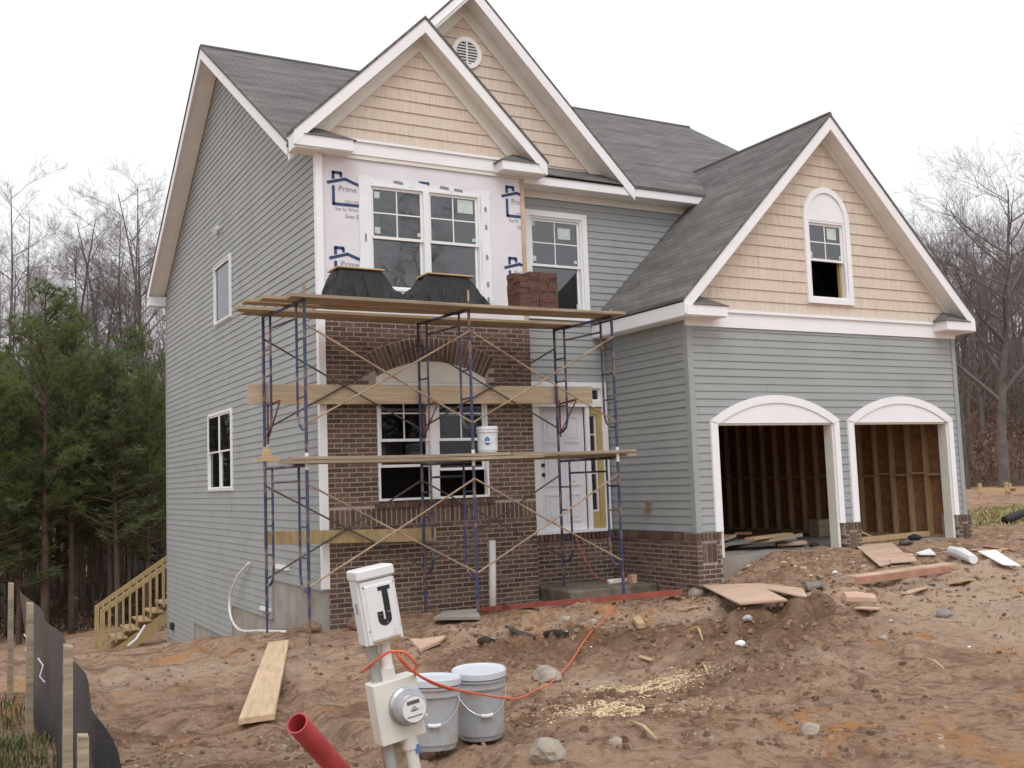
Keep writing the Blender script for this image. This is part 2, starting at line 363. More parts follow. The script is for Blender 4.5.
def siding(F, poly, holes, lap, depth, z_start=None):
    mb = MB(); zmin = min(p[1] for p in poly); zmax = max(p[1] for p in poly)
    z = zmin if z_start is None else z_start
    while z > zmin: z -= lap
    rr = random.Random(3)
    while z < zmax-1e-4:
        z0, z1 = z, z+lap
        kk = int(round((z-zmin)/lap)); rj = random.Random(kk//2*7+len(poly)); js = [rj.uniform(.6, 3.4)+3.66*i_ for i_ in range(-1, 5)]; cuts = [-1e3]+js+[1e3]
        for q0, (c0, c1, odd) in ((q_, (cuts[i_], cuts[i_+1], i_ % 2)) for q_ in pieces(poly, holes, max(z0, zmin), min(z1, zmax)) for i_ in range(len(cuts)-1)):
            q = clip(clip(q0, -1, 0, -c0), 1, 0, c1)
            if len(q) < 3: continue
            pts = [F(u, zz, depth*(1-(zz-z0)/lap)+.0022*odd+rr.uniform(-.0012, .0012)) for u, zz in q]
            mb.poly(pts)
            for i in range(len(q)):
                a, b = q[i], q[(i+1) % len(q)]
                if abs(a[1]-z0) < 1e-6 and abs(b[1]-z0) < 1e-6:
                    mb.poly([F(a[0], z0, 0), F(b[0], z0, 0), F(b[0], z0, depth), F(a[0], z0, depth)])
        z = z1
    return mb
def flat_wall(F, poly, holes, d=0):
    mb = MB(); zmin = min(p[1] for p in poly); zmax = max(p[1] for p in poly)
    for q in pieces(poly, holes, zmin, zmax): mb.poly([F(u, z, d) for u, z in q])
    return mb
def brickwork(F, u0, u1, z0, z1, holes=(), course=.0732, bl=.227, skip=None, d=0.0, th=.05):
    """running bond laid brick by brick; returns (bricks, mortar)"""
    b = MB(); g = .0175; rr = random.Random(5); row = 0; z = z1
    while z > z0:
        za, zb = z-course+g/2, z-g/2
        off = (row % 2)*bl/2; u = u0-off
        while u < u1:
            a, c = max(u+g/2, u0), min(u+bl-g/2, u1)
            segs = [(a, c)]
            for h in holes:
                if h[1] < (za+zb)/2 < h[3]:
                    ns = []
                    for s0, s1 in segs:
                        if h[0] > s0: ns.append((s0, min(s1, h[0])))
                        if h[2] < s1: ns.append((max(s0, h[2]), s1))
                    segs = [s for s in ns if s[1]-s[0] > .02]
            for s0, s1 in segs:
                if s1-s0 < .02 or (skip and skip((s0+s1)/2, (za+zb)/2)): continue
                j = rr.uniform(-.002, .002)
                fbox(b, F, s0, s1, za, zb, d-th, d+j)
            u += bl
        z -= course; row += 1
    return b, flat_wall(F, [(u0, z0), (u1, z0), (u1, z1), (u0, z1)], holes, d-.005)
def soldiers(F, u0, u1, z0, z1, d, w=.073, th=.06, mb=None):
    mb = mb or MB(); w *= 1.12; n = max(1, round((u1-u0)/w)); w = (u1-u0)/n; rr = random.Random(8)
    for i in range(n):
        fbox(mb, F, u0+i*w+.0105, u0+(i+1)*w-.0105, z0+.006, z1-.006, d-th, d+rr.uniform(-.002, .002))
    return mb

# ------------------------------------------------------------------ terrain
def _h(ix, iy, seed):
    n = (ix*374761393+iy*668265263+seed*1442695041) & 0xffffffff
    n = ((n ^ (n >> 13))*1274126177) & 0xffffffff
    return ((n ^ (n >> 16)) & 0xffff)/65535.0
def vnoise(x, y, seed=0):
    ix = np.floor(x).astype(np.int64); iy = np.floor(y).astype(np.int64); fx = x-ix; fy = y-iy
    fx = fx*fx*fx*(fx*(fx*6-15)+10); fy = fy*fy*fy*(fy*(fy*6-15)+10)
    a = _h(ix, iy, seed); b = _h(ix+1, iy, seed); c = _h(ix, iy+1, seed); d = _h(ix+1, iy+1, seed)
    return (a*(1-fx)+b*fx)*(1-fy)+(c*(1-fx)+d*fx)*fy-.5
CP = np.array([
 (0, -.3, -.02), (-.6, 0, -.03), (-.3, 2.7, -.42), (-.3, 5.4, -.85), (-.3, 8.7, -1.28), (-.3, 11.7, -1.63), (-.5, 14, -1.85),
 (1.7, -.3, .0), (3.6, -.4, .03), (4.6, -1.0, .02), (5.3, -2.1, .16), (5.9, -2.2, .28), (6.25, -2.2, .52), (6.6, -2.0, .64), (7.2, -2.0, .66), (8.6, -2.0, .60), (10, -2, .64), (11.7, -2.1, .66), (7.2, -3.2, .52), (9.5, -3.4, .60),
 (15, 0, .70), (20, 3, .75), (13, -6, .74), (25, 10, .8), (20, -8, .8), (10, -6, .62), (6, -5.5, .42),
 (-3, 12, -1.75), (-8, 14, -2.3), (-5, 5, -.85), (-3, 3, -.50), (-3, -1, .0), (-4.4, -5, .36), (-4.4, -6.5, .33), (-4.3, -9.4, .40), (-2.1, -9.1, .46), (-3, -10, .54), (-5, -14.8, .46), (-6, -8, .50), (-8, -4, .40),
 (-2.4, -6.2, .17), (-1.2, -2.5, .06), (0, -5, .20), (3, -5.5, .32), (2, -9.5, .50), (7, -10, .64), (0, -13, .55), (1.2, -2.6, .12), (3.4, -2.6, .20), (1, -1.4, .03), (4.4, -3.2, .26),
 (5, 6, .2), (9, 6, .4), (6, 14, -1.2), (12, 14, -.2), (18, 18, .7),
 (60, 0, 1.2), (50, 30, 1.0), (38, 22, .95), (0, -60, .8), (-60, -20, -1), (-40, 40, -4), (0, 70, -4.5), (-15, 30, -3.3), (60, 80, 1.5), (70, -60, 1.5), (-70, -70, 0), (-20, -40, .6), (-12, 22, -2.9)], float)
def tps(r2): return np.where(r2 > 1e-12, .5*r2*np.log(np.maximum(r2, 1e-12)), 0)
_n = len(CP); _A = np.zeros((_n+3, _n+3))
_A[:_n, :_n] = tps((CP[:, None, 0]-CP[None, :, 0])**2+(CP[:, None, 1]-CP[None, :, 1])**2)+np.eye(_n)*.05
_A[:_n, _n] = 1; _A[:_n, _n+1:] = CP[:, :2]; _A[_n:, :_n] = _A[:_n, _n:].T
_w = np.linalg.solve(_A, np.concatenate([CP[:, 2], [0, 0, 0]]))
MOUNDS = [(2.3, -7.4, .26, .75), (1.1, -7.9, .10, .5), (-.9, -8.6, .10, .35), (1.2, -4.2, .20, .8), (7.0, -3.0, .04, .8), (4.0, -6.2, .12, .8), (-1.6, -8.9, .09, .22), (.2, -8.9, .12, .5), (6.5, -5.0, .06, .7), (4.6, -8.4, -.06, .9), (-.4, -6.0, .14, .7), (.9, -6.3, .14, .6), (2.6, -2.9, .10, .6), (-.2, -3.6, .10, .6), (5.2, -4.4, .10, .5), (3.6, -4.2, .08, .6), (6.6, -2.12, .07, .30), (-1.2, -9.8, .08, .3), (8.2, -4.4, .08, .7), (6.2, -7.4, .12, .5), (10.5, -4.2, .08, .6)]
PACKED = [(5.0, -6.6, 1.0, 1.0), (4.0, -8.8, 1.0, 1.1), (7.4, -5.8, .9, 1.2), (-2.4, -3.6, .8, 1.5), (2.9, -5.0, .7, .8), (9.5, -6.5, .8, 1.3), (-2.5, 3, .8, 2.2)]
RUTS = [[(13.5, -9.5), (10.5, -7.2), (8.6, -5.2), (7.6, -3.2)], [(14.5, -8.2), (11.6, -6.2), (10.2, -4.4), (9.6, -3.0)], [(6.5, -12), (4.6, -9.0), (4.2, -6.8), (5.4, -4.6)], [(8.2, -11.5), (6.4, -8.6), (6.0, -6.6), (7.0, -4.4)], [(-2.4, -12), (-2.7, -8.0), (-2.0, -4.0), (-1.8, 1.0)], [(-3.6, -6.5), (-3.5, -3.0), (-3.1, 2.0)]]
def rut_depth(x, y):
    z = np.zeros(x.shape)
    wob = .16*vnoise(x/1.1, y/1.1, 31)
    for P in RUTS:
        d = np.full(x.shape, 9.0)
        for (ax_, ay_), (bx_, by_) in zip(P, P[1:]):
            ux, uy = bx_-ax_, by_-ay_; t = np.clip(((x-ax_)*ux+(y-ay_)*uy)/(ux*ux+uy*uy), 0, 1)
            d = np.minimum(d, np.hypot(x-ax_-t*ux, y-ay_-t*uy))
        d = np.abs(d+wob)
        z += (-.055*np.exp(-(d/.13)**2)+.035*np.exp(-((d-.26)/.09)**2))*(1+.9*vnoise(x/.5, y/.5, 33))
    return z
def terrain(x, y):
    x = np.asarray(x, float); y = np.asarray(y, float); sh = x.shape; x = x.ravel(); y = y.ravel()
    k = np.maximum(1, np.sqrt(x*x+y*y)/85.0); xc, yc = x/k, y/k
    z = np.full(x.shape, _w[_n])+_w[_n+1]*xc+_w[_n+2]*yc
    for i in range(_n): z += _w[i]*tps((xc-CP[i, 0])**2+(yc-CP[i, 1])**2)
    dist = np.hypot(x-0, y+6); rough = np.clip(1.15-dist/40, .15, 1)
    z += rough*(.10*vnoise(x/1.4, y/1.4, 1)+.095*vnoise(x/.55, y/.55, 2)+.055*vnoise(x/.22, y/.22, 3)+.026*vnoise(x/.09, y/.09, 4))
    for mx_, my_, a, s in MOUNDS:
        g = np.exp(-((x-mx_)**2+(y-my_)**2)/(2*s*s)); z += a*g*(1+1.1*vnoise(x/.28, y/.28, 9)+.7*vnoise(x/.12, y/.12, 10))
    z += rut_depth(x, y)
    inside = (x > .3) & (x < 11.5) & (y > .75) | (x > 5.6) & (x < 11.5) & (y > -1.55)
    z = np.where(inside, np.minimum(z, -.1)-.3, z)
    return z.reshape(sh)
def tz(x, y):
    """ground height read off the built sheet"""
    i = min(max(int(np.searchsorted(gx, x))-1, 0), nx-2); j = min(max(int(np.searchsorted(gy, y))-1, 0), ny-2)
    u, v = (x-gx[i])/(gx[i+1]-gx[i]), (y-gy[j])/(gy[j+1]-gy[j])
    return float((ZZ[j, i]*(1-u)+ZZ[j, i+1]*u)*(1-v)+(ZZ[j+1, i]*(1-u)+ZZ[j+1, i+1]*u)*v)
def G(px, py):
    """point of the terrain seen at a pixel"""
    r = ray(px, py); t = np.concatenate([np.arange(3, 40, .04), np.arange(40, 120, .3)])
    P = CAM[None]+r[None]*t[:, None]; d = P[:, 2]-terrain(P[:, 0], P[:, 1])
    i = np.argmax(d < 0) if (d < 0).any() else len(t)-1
    return Vector(P[max(i, 0)])
def axis_pts(lo, hi, fine, centre0, centre1, grow=1.12):
    a = list(np.arange(centre0, centre1, fine)); s = fine
    while a[-1] < hi: s *= grow; a.append(a[-1]+s)
    s = fine
    while a[0] > lo: s *= grow; a.insert(0, a[0]-s)
    return np.array(a)
gx = axis_pts(-700, 900, .062, -6.0, 13.5); gy = axis_pts(-500, 900, .062, -12.6, 1.0)
XX, YY = np.meshgrid(gx, gy); ZZ = terrain(XX, YY)
me = bpy.data.meshes.new('ground'); nx, ny = len(gx), len(gy)
idx = np.arange(nx*ny).reshape(ny, nx)
fc = np.stack([idx[:-1, :-1], idx[:-1, 1:], idx[1:, 1:], idx[1:, :-1]], -1).reshape(-1, 4)
me.vertices.add(nx*ny); me.vertices.foreach_set('co', np.stack([XX, YY, ZZ], -1).ravel())
me.loops.add(fc.size); me.loops.foreach_set('vertex_index', fc.ravel().astype(np.int32))
me.polygons.add(len(fc)); me.polygons.foreach_set('loop_start', np.arange(0, fc.size, 4, dtype=np.int32))
me.polygons.foreach_set('use_smooth', np.ones(len(fc), bool))
xf, yf = XX.ravel(), YY.ravel(); tw_ = np.zeros(xf.shape); pk_ = np.zeros(xf.shape)
for mx_, my_, a, s_ in MOUNDS:
    if a > 0 and my_ < -5: tw_ += np.exp(-((xf-mx_)**2+(yf-my_)**2)/(2*(s_*1.05)**2))
for mx_, my_, a, s_ in PACKED: pk_ += a*np.exp(-(((xf-mx_)/1.5)**2+(yf-my_)**2)/(2*s_**2))
me.update(calc_edges=True); me.materials.append(M['dirt'])
for nm_, ar_ in (('turned', np.clip(tw_, 0, 1.1)), ('packed', np.clip(pk_, 0, 1))):
    at_ = me.attributes.new(nm_, 'FLOAT', 'POINT'); at_.data.foreach_set('value', ar_.astype(np.float32))
go = bpy.data.objects.new('ground', me); COL.objects.link(go); tag(go, kind='structure')

# ------------------------------------------------------------------ house
house = empty('suburban_house', (0, 0, 0), 'two storey house under construction with grey siding, tan gables and unfinished brick front', 'house')
XG, YG, XR, YM, YB = 5.38, -1.88, 11.65, .42, 11.7      # garage corner, right wall, main wall, back wall
FL = Fr((0, 0, 0), (0, 1, 0), (-1, 0, 0)); FB = Fr((0, 0, 0), (1, 0, 0), (0, -1, 0))
FM = Fr((0, YM, 0), (1, 0, 0), (0, -1, 0)); FG = Fr((0, YG, 0), (1, 0, 0), (0, -1, 0))
FS = Fr((XG, 0, 0), (0, 1, 0), (-1, 0, 0)); LAP = .1225
RZ = 7.20                       # roof surface height at the front eave
def zm(y): return RZ+.646*(y-.05) if y <= 5.85 else RZ+.646*5.8-.646*(y-5.85)

# window helper ----------------------------------------------------
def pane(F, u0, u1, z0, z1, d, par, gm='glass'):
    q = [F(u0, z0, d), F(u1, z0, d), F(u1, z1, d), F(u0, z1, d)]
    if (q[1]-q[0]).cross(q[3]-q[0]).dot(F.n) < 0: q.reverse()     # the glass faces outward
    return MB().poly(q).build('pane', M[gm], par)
def sash(F, u0, u1, z0, z1, d, cols, rows, par, name='sash', w=.042):
    mb = MB(); fring(mb, F, u0, u1, z0, z1, w, d-.03, d)
    for c in range(1, cols):
        u = u0+w+(u1-u0-2*w)*c/cols; fbox(mb, F, u-.010, u+.010, z0+w, z1-w, d-.018, d-.008)
    for r in range(1, rows):
        z = z0+w+(z1-z0-2*w)*r/rows; fbox(mb, F, u0+w, u1-w, z-.010, z+.010, d-.017, d-.007)
    return mb.build(name, M['vinyl'], par)
def window(F, u0, u1, z0, z1, units=1, grid=(2, 2), split=.5, low_gap=0.0, casing=.09, d_case=.05, stickers=(), lowgrid=(1, 1), mull=.09, rec=0.0, rim=.035, gm='glass'):
    f = MB()
    if casing: fring(f, F, u0-casing, u1+casing, z0-casing, z1+casing, casing, -.01, d_case)
    fring(f, F, u0, u1, z0, z1, rim, -.09, .02+rec*.6)
    w = (u1-u0-.07-mull*(units-1))/units
    for k in range(1, units):
        ua = u0+.035+k*w+(k-1)*mull; fbox(f, F, ua, ua+mull, z0+.035, z1-.035, -.09, .025)
    win = f.build('window', M['vinyl'], house)
    zs = z0+.035+(z1-z0-.07)*(1-split)
    for k in range(units):
        a = u0+.035+k*(w+mull); b = a+w
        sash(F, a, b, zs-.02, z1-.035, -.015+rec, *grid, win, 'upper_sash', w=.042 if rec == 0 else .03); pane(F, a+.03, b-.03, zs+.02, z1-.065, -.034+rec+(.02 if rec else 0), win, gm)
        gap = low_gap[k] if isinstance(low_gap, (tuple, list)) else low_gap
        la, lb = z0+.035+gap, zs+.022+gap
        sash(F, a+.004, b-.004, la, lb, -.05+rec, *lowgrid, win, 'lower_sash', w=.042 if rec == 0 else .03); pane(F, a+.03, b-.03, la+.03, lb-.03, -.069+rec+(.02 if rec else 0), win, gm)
    for su, sz, sw, sh_ in stickers:
        MB().poly([F(su, sz, -.028), F(su+sw, sz, -.028), F(su+sw, sz+sh_, -.028), F(su, sz+sh_, -.028)]).build('sticker', M['sticker'], win)
    return win

# left gable wall ----------------------------------------------------
lw_hole = (5.25, 2.02, 7.18, 3.56); uw_hole = (5.2, 5.36, 6.5, 6.58)
steps = [(-.1, -3, 2.68, .52), (2.68, -3, 5.43, -.14), (5.43, -3, 8.75, -.79), (8.75, -3, 13, -1.45)]
lpoly = [(.01, -1.6), (YB, -1.6), (YB, zm(YB)-.12), (5.85, zm(5.85)-.12), (.01, zm(.05)-.12)]
siding(FL, lpoly, [lw_hole, uw_hole]+steps, LAP, .0135, .52).build('siding_wall', M['siding'], house)
fd = MB()
for a, _, b, t in [(0.02, 0, 2.66, .515), (2.66, 0, 5.41, -.145), (5.41, 0, 8.73, -.795), (8.73, 0, YB-.02, -1.455)]:
    fbox(fd, FL, a, b, -2.6, t, -.2, -.012)
fd.build('foundation', M['concrete'], house)
t = MB()
for y, a, b in ((2.68, -.14, .52), (5.43, -.79, -.14), (8.75, -1.45, -.79)): fbox(t, FL, y-.02, y+.045, a-.02, b, -.01, .022)
for a, b, z in ((0, 2.68, .52), (2.7, 5.43, -.14), (5.45, 8.75, -.79)): fbox(t, FL, a+.02, b-.025, z-.03, z+.003, -.01, .020)
fbox(t, FL, YB-.05, YB+.03, -1.6, 6.75, -.03, .022)
t.build('siding_edge_trim', M['siding'], house)
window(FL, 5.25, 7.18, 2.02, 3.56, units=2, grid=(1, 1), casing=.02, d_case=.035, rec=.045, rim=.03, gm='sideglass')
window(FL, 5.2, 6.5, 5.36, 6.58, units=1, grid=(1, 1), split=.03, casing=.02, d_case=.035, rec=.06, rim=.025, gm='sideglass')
lt = at_x(217, 230, -.03)
wl = MB(); fbox(wl, FL, lt.y-.10, lt.y+.10, lt.z-.07, lt.z+.07, 0, .05); wl.tube([FL(lt.y-.1, lt.z-.02, .05), FL(lt.y-.16, lt.z-.07, .12)], [.035, .06], 10)
wl.build('eave_light_box', M['cream'], house)
v = at_x(270, 570, -.02); vb = MB(); fbox(vb, FL, 1.7, 2.35, .70, .77, 0, .05); vb.build('wall_vent', M['trim'], house)
vb = MB(); fbox(vb, FL, 2.75, 3.3, -.05, .0, 0, .06); vb.build('wall_vent', M['trim'], house)
vs = at_x(173, 626, -.02); hb = MB(); fbox(hb, FL, vs.y-.1, vs.y+.1, vs.z-.08, vs.z+.08, .015, .08); hb.build('outlet_box', M['black'], house)
# white corner trim at the front left
c = MB(); fbox(c, FB, -.03, .075, .52, 7.03, -.09, .022); fbox(c, FL, -.0, .095, .52, 7.03, -.05, .026)
c.build('corner_trim', M['trim'], house)
# back and right walls (plain siding)
siding(Fr((0, YB, 0), (1, 0, 0), (0, 1, 0)), [(0, -1.6), (XR, -1.6), (XR, 6.9), (0, 6.9)], [], LAP, .0135).build('siding_wall', M['siding'], house)
siding(Fr((XR, 0, 0), (0, 1, 0), (1, 0, 0)), [(YM, -1.6), (YB, -1.6), (YB, zm(YB)-.12), (5.85, zm(5.85)-.12), (YM, zm(YM)-.12)], [], LAP, .0135).build('siding_wall', M['siding'], house)
siding(Fr((XR, 0, 0), (0, 1, 0), (1, 0, 0)), [(YG, .5), (YM, .5), (YM, 4.45), (YG, 4.45)], [], LAP, .0135).build('siding_wall', M['siding'], house)

# bay front ----------------------------------------------------
BW = 3.6; bwin = (.87, 1.76, 2.75, 3.56); tw = (.84, 5.0, 2.77, 6.67)
AC, AR1, AR2 = (1.81, 2.05), 1.86, 2.22       # arch centre, inner and outer radius
def in_arch(u, z): return z > 3.4 and math.hypot(u-AC[0], z-AC[1]) < AR1+.16 and abs(u-AC[0]) < 1.08
b1, mo = brickwork(FB, .075, BW, -.4, 4.62, [bwin, (.075, 1.40, BW, 1.72)], skip=in_arch)
bv = mo.build('brick_veneer', M['mortar'], house); b1.build('brick_courses', M['brick'], bv)
s1 = soldiers(FB, .085, BW, 1.40, 1.66, .012); s1.build('soldier_course', M['brick'], bv)
ms = MB(); fbox(ms, FB, .08, BW-.002, 1.395, 1.70, -.05, .004); ms.build('mortar_bed', M['mortar'], bv)
sl_ = MB(); n_ = 26
for i in range(n_):
    a = .80+i*(2.04/n_); fbox(sl_, FB, a+.004, a+2.04/n_-.004, 1.665, 1.725, -.05, .05)
sl_.build('brick_sill', M['brick'], bv)
ar = MB(); am = MB(); amax = math.asin(1.10/AR2); n_ = 27; prof = []
for i in range(n_):
    a0 = -amax+2*amax*i/n_+.0055; a1 = -amax+2*amax*(i+1)/n_-.0055
    P = [(AC[0]+r*math.sin(a), AC[1]+r*math.cos(a)) for r, a in ((AR1, a0), (AR1, a1), (AR2, a1), (AR2, a0))]
    ar.prism([FB(u, z, .014) for u, z in P], -FB.n*.05)
    a0 -= .0057; a1 += .0057
    P = [(AC[0]+r*math.sin(a), AC[1]+r*math.cos(a)) for r, a in ((AR1-.012, a0), (AR1-.012, a1), (AR2+.012, a1), (AR2+.012, a0))]
    am.poly([FB(u, z, .004) for u, z in P])
ar.build('arch_lintel', M['brick'], bv); am.build('mortar_bed', M['mortar'], bv)
pn = MB(); ring = [(AC[0]+(AR1-.01)*math.sin(a), AC[1]+(AR1-.01)*math.cos(a)) for a in np.linspace(-.53, .53, 17)]
pn.prism([FB(u, z, .003) for u, z in ring+[(2.75, 3.57), (.87, 3.57)]], -FB.n*.03)
pn.build('arch_panel', M['cream'], house)
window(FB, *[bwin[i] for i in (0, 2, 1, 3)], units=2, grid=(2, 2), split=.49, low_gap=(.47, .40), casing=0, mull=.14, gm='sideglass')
rb, rm = brickwork(Fr((BW, 0, 0), (0, 1, 0), (1, 0, 0)), 0, YM, -.4, 4.62)
rbv = rm.build('brick_veneer', M['mortar'], house); rb.build('brick_courses', M['brick'], rbv)
# house wrap
FW = Fr((0, .05, 0), (1, 0, 0), (0, -1, 0))
hw = flat_wall(FW, [(.07, 4.4), (BW-.02, 4.4), (BW-.02, 7.06), (.07, 7.06)], [tw]).build('house_wrap', M['wrap'], house)
flat_wall(Fr((BW-.02, 0, 0), (0, 1, 0), (1, 0, 0)), [(.05, 4.4), (YM, 4.4), (YM, 7.06), (.05, 7.06)], []).build('house_wrap', M['wrap'], house)
st = MB(); fbox(st, FW, BW-.055, BW+.012, 4.62, 7.03, -.05, .025); st.build('corner_lumber', M['ply'], house)
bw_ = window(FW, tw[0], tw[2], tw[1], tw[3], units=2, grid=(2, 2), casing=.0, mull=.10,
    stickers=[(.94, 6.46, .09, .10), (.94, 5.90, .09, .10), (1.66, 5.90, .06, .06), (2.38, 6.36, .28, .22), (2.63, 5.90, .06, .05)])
tp = MB(); rr = random.Random(2)
def strip(pts, w0, along_u):
    for (a, b), (c_, d_) in zip(pts, pts[1:]):
        if along_u: tp.poly([FW(a, b-w0/2, .008), FW(c_, d_-w0/2, .008), FW(c_, d_+w0/2+rr.uniform(-.02, .02), .012), FW(a, b+w0/2+rr.uniform(-.02, .02), .012)])
        else: tp.poly([FW(a-w0/2, b, .008), FW(a+w0/2, b, .008), FW(c_+w0/2, d_, .01), FW(c_-w0/2, d_, .01)])
strip([(u, 6.71+.025*math.sin(u*9)) for u in np.linspace(.66, 2.98, 14)], .10, True)
strip([(.77+.008*math.sin(z*8), z) for z in np.linspace(4.9, 6.69, 8)], .19, False); strip([(2.87+.01*math.sin(z*7), z) for z in np.linspace(4.9, 6.69, 8)], .17, False)
tp.build('flashing_tape', M['paper'], hw)
inkt = MB()
for u, z in ((1.25, 6.74), (2.05, 6.74), (2.3, 6.725)): inkt.poly([FW(u, z-.02, .016), FW(u+.17, z-.035, .016), FW(u+.16, z+.01, .016), FW(u+.02, z+.02, .016)])
for z in (4.9, 5.15, 5.6, 6.1, 6.4): inkt.poly([FW(2.86, z, .014), FW(2.90, z+.02, .014), FW(2.89, z+.10, .014), FW(2.85, z+.08, .014)])
for z in (5.15, 5.75): inkt.poly([FW(.76, z, .014), FW(.79, z, .014), FW(.79, z+.12, .014), FW(.76, z+.12, .014)])
inkt.build('tape_print', M['greyink'], hw)
def text_mesh(body, size):
    cu = bpy.data.curves.new('t', 'FONT'); cu.body = body; cu.size = size; cu.resolution_u = 2
    o = bpy.data.objects.new('t', cu); COL.objects.link(o); dg = bpy.context.evaluated_depsgraph_get()
    me_ = bpy.data.meshes.new_from_object(o.evaluated_get(dg)); vs_ = [tuple(v.co) for v in me_.vertices]; fs_ = [tuple(p.vertices) for p in me_.polygons]
    bpy.data.objects.remove(o); bpy.data.curves.remove(cu); bpy.data.meshes.remove(me_); return vs_, fs_
TXT = [text_mesh('Prime', .125), text_mesh('Save Energy', .085), text_mesh('Say by Weston', .075), text_mesh('SHEATHING', .05)]
def logo(u, z, umax, full=True, umin=-9, zmin=-9):
    """outlined house with chimney, apex at (u, z); cut off at umax where the next panel or tape covers it"""
    mb = MB(); w = .046
    def bar(a, b, c_, d_):
        q = [(a, b), (c_, d_)]
        if a > umax and c_ > umax: return
        p0, p1 = Vector((a, b)), Vector((c_, d_))
        if p1.x > umax: p1 = p0+(p1-p0)*((umax-p0.x)/(p1.x-p0.x))
        t = (p1-p0).normalized(); n = Vector((-t.y, t.x))*w/2
        mb.poly([FW(*(p0-n), .006), FW(*(p1-n), .006), FW(*(p1+n), .006), FW(*(p0+n), .006)])
    bar(u-.30, z-.085, u, z); bar(u-.01, z-.002, u+.26, z-.10)
    bar(u-.20, z-.02, u-.20, z+.10); bar(u-.215, z+.085, u-.06, z+.085); bar(u-.075, z+.09, u-.075, z+.02)
    if full: bar(u-.20, z-.12, u-.20, z-.42); bar(u-.215, z-.405, u+.30, z-.405)
    t2 = MB()
    items = [(TXT[0], u-.12, z-.20)]
    if full: items += [(TXT[3], u-.02, z-.37), (TXT[2], u-.18, z-.50), (TXT[1], u-.02, z-.61)]
    for (vs_, fs_), uu, zz in items:
        for f in fs_:
            P = [(vs_[i][0]+uu, vs_[i][1]+zz) for i in f]
            if max(p[0] for p in P) < umax: t2.poly([FW(a, b, .0065) for a, b in P])
    o = mb.build('printed_house_mark', M['ink'], hw)
    if t2.f: t2.build('printed_lettering', M['greyink'], hw)
for (px, py), um, fl in (((345.5, 179), .68, True), ((348, 254), .70, True), ((517, 193), BW-.06, True), ((520, 264), BW-.06, True)):
    q = at_y(px, py, .05); logo(q.x, q.z, um, fl)
q = at_y(424, 184, .05); mk = MB(); fbox(mk, FW, q.x-.09, q.x+.09, q.z, q.z+.035, .003, .006); fbox(mk, FW, q.x-.09, q.x-.055, q.z-.09, q.z, .003, .006); fbox(mk, FW, q.x+.055, q.x+.09, q.z-.09, q.z, .003, .006)
mk.build('printed_house_mark', M['ink'], hw)

# main front wall ----------------------------------------------------
mwin = (3.93, 4.95, 4.86, 6.52)
siding(FM, [(BW, 1.08), (XG+.3, 1.08), (XG+.3, 4.4), (XG, 7.0), (BW, 7.0)][:2]+[(XG+.3, 6.95), (BW, 6.95)],
       [(3.9, 4.84, 4.97, 6.54), (3.6, 1.0, 5.22, 3.6)], LAP, .0135, .98).build('siding_wall', M['siding'], house)
siding(FM, [(XG+.3, 4.3), (XR, 4.3), (XR, 6.95), (XG+.3, 6.95)], [], LAP, .0135, .98).build('siding_wall', M['siding'], house)
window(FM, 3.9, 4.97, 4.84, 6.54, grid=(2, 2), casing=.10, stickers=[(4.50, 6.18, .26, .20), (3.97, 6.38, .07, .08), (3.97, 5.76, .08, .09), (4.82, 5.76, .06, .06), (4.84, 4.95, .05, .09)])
pb, pm = brickwork(FM, BW, XG, -.5, .95, d=.05)
pbv = pm.build('brick_veneer', M['mortar'], house); pb.build('brick_courses', M['brick'], pbv)
soldiers(FM, BW, XG-.06, .955, 1.085, .062, w=.075).build('soldier_course', M['brick'], pbv)
# front door with sidelight and transom
cas = MB(); fbox(cas, FM, 5.22, 5.33, 1.10, 3.66, -.01, .05); fbox(cas, FM, 3.62, 5.22, 3.56, 3.66, -.01, .05); fbox(cas, FM, 3.62, 5.24, 3.23, 3.335, -.01, .055)
fbox(cas, FM, 4.88, 4.955, 1.10, 3.23, -.01, .04); fbox(cas, FM, 3.62, 3.95, 1.10, 3.23, -.01, .04); fbox(cas, FM, 3.62, 5.22, 1.08, 1.13, -.05, .07)
dcz = cas.build('door_casing', M['trim'], house)
yj = MB(); fbox(yj, FM, 5.12, 5.219, 1.13, 3.22, -.08, .03); fbox(yj, FM, 4.956, 5.119, 3.10, 3.22, -.08, .02); fbox(yj, FM, 4.956, 5.119, 1.13, 1.42, -.06, .01)
yj.build('unpainted_jamb', M['ylw'], dcz)
slt = MB(); fring(slt, FM, 4.957, 5.118, 1.42, 3.10, .03, -.07, -.01)
for z in (1.75, 2.08, 2.42, 2.75): fbox(slt, FM, 4.987, 5.088, z-.012, z+.012, -.05, -.02)
slo = slt.build('sidelight', M['cream'], house); pane(FM, 4.985, 5.09, 1.45, 3.08, -.04, slo)
trn = MB(); fring(trn, FM, 3.62, 5.22, 3.336, 3.559, .03, -.06, .0)
for u in (4.15, 4.68): fbox(trn, FM, u-.015, u+.015, 3.366, 3.53, -.05, -.01)
tro = trn.build('transom_window', M['vinyl'], house); pane(FM, 3.65, 5.19, 3.365, 3.53, -.035, tro)
dr = MB(); fbox(dr, FM, 3.952, 4.878, 1.13, 3.228, -.09, -.04)
for u0, u1 in ((4.06, 4.36), (4.47, 4.77)):
    for z0, z1 in ((1.27, 1.75), (1.88, 2.50), (2.62, 3.08)):
        fring(dr, FM, u0, u1, z0, z1, .035, -.045, -.022); fbox(dr, FM, u0+.075, u1-.075, z0+.075, z1-.075, -.045, -.024)
dro = dr.build('front_door', M['door'], house)
kn = MB()
for z in (2.08, 2.24): kn.tube([FM(4.03, z, -.04), FM(4.03, z, -.012)], .032, 12)
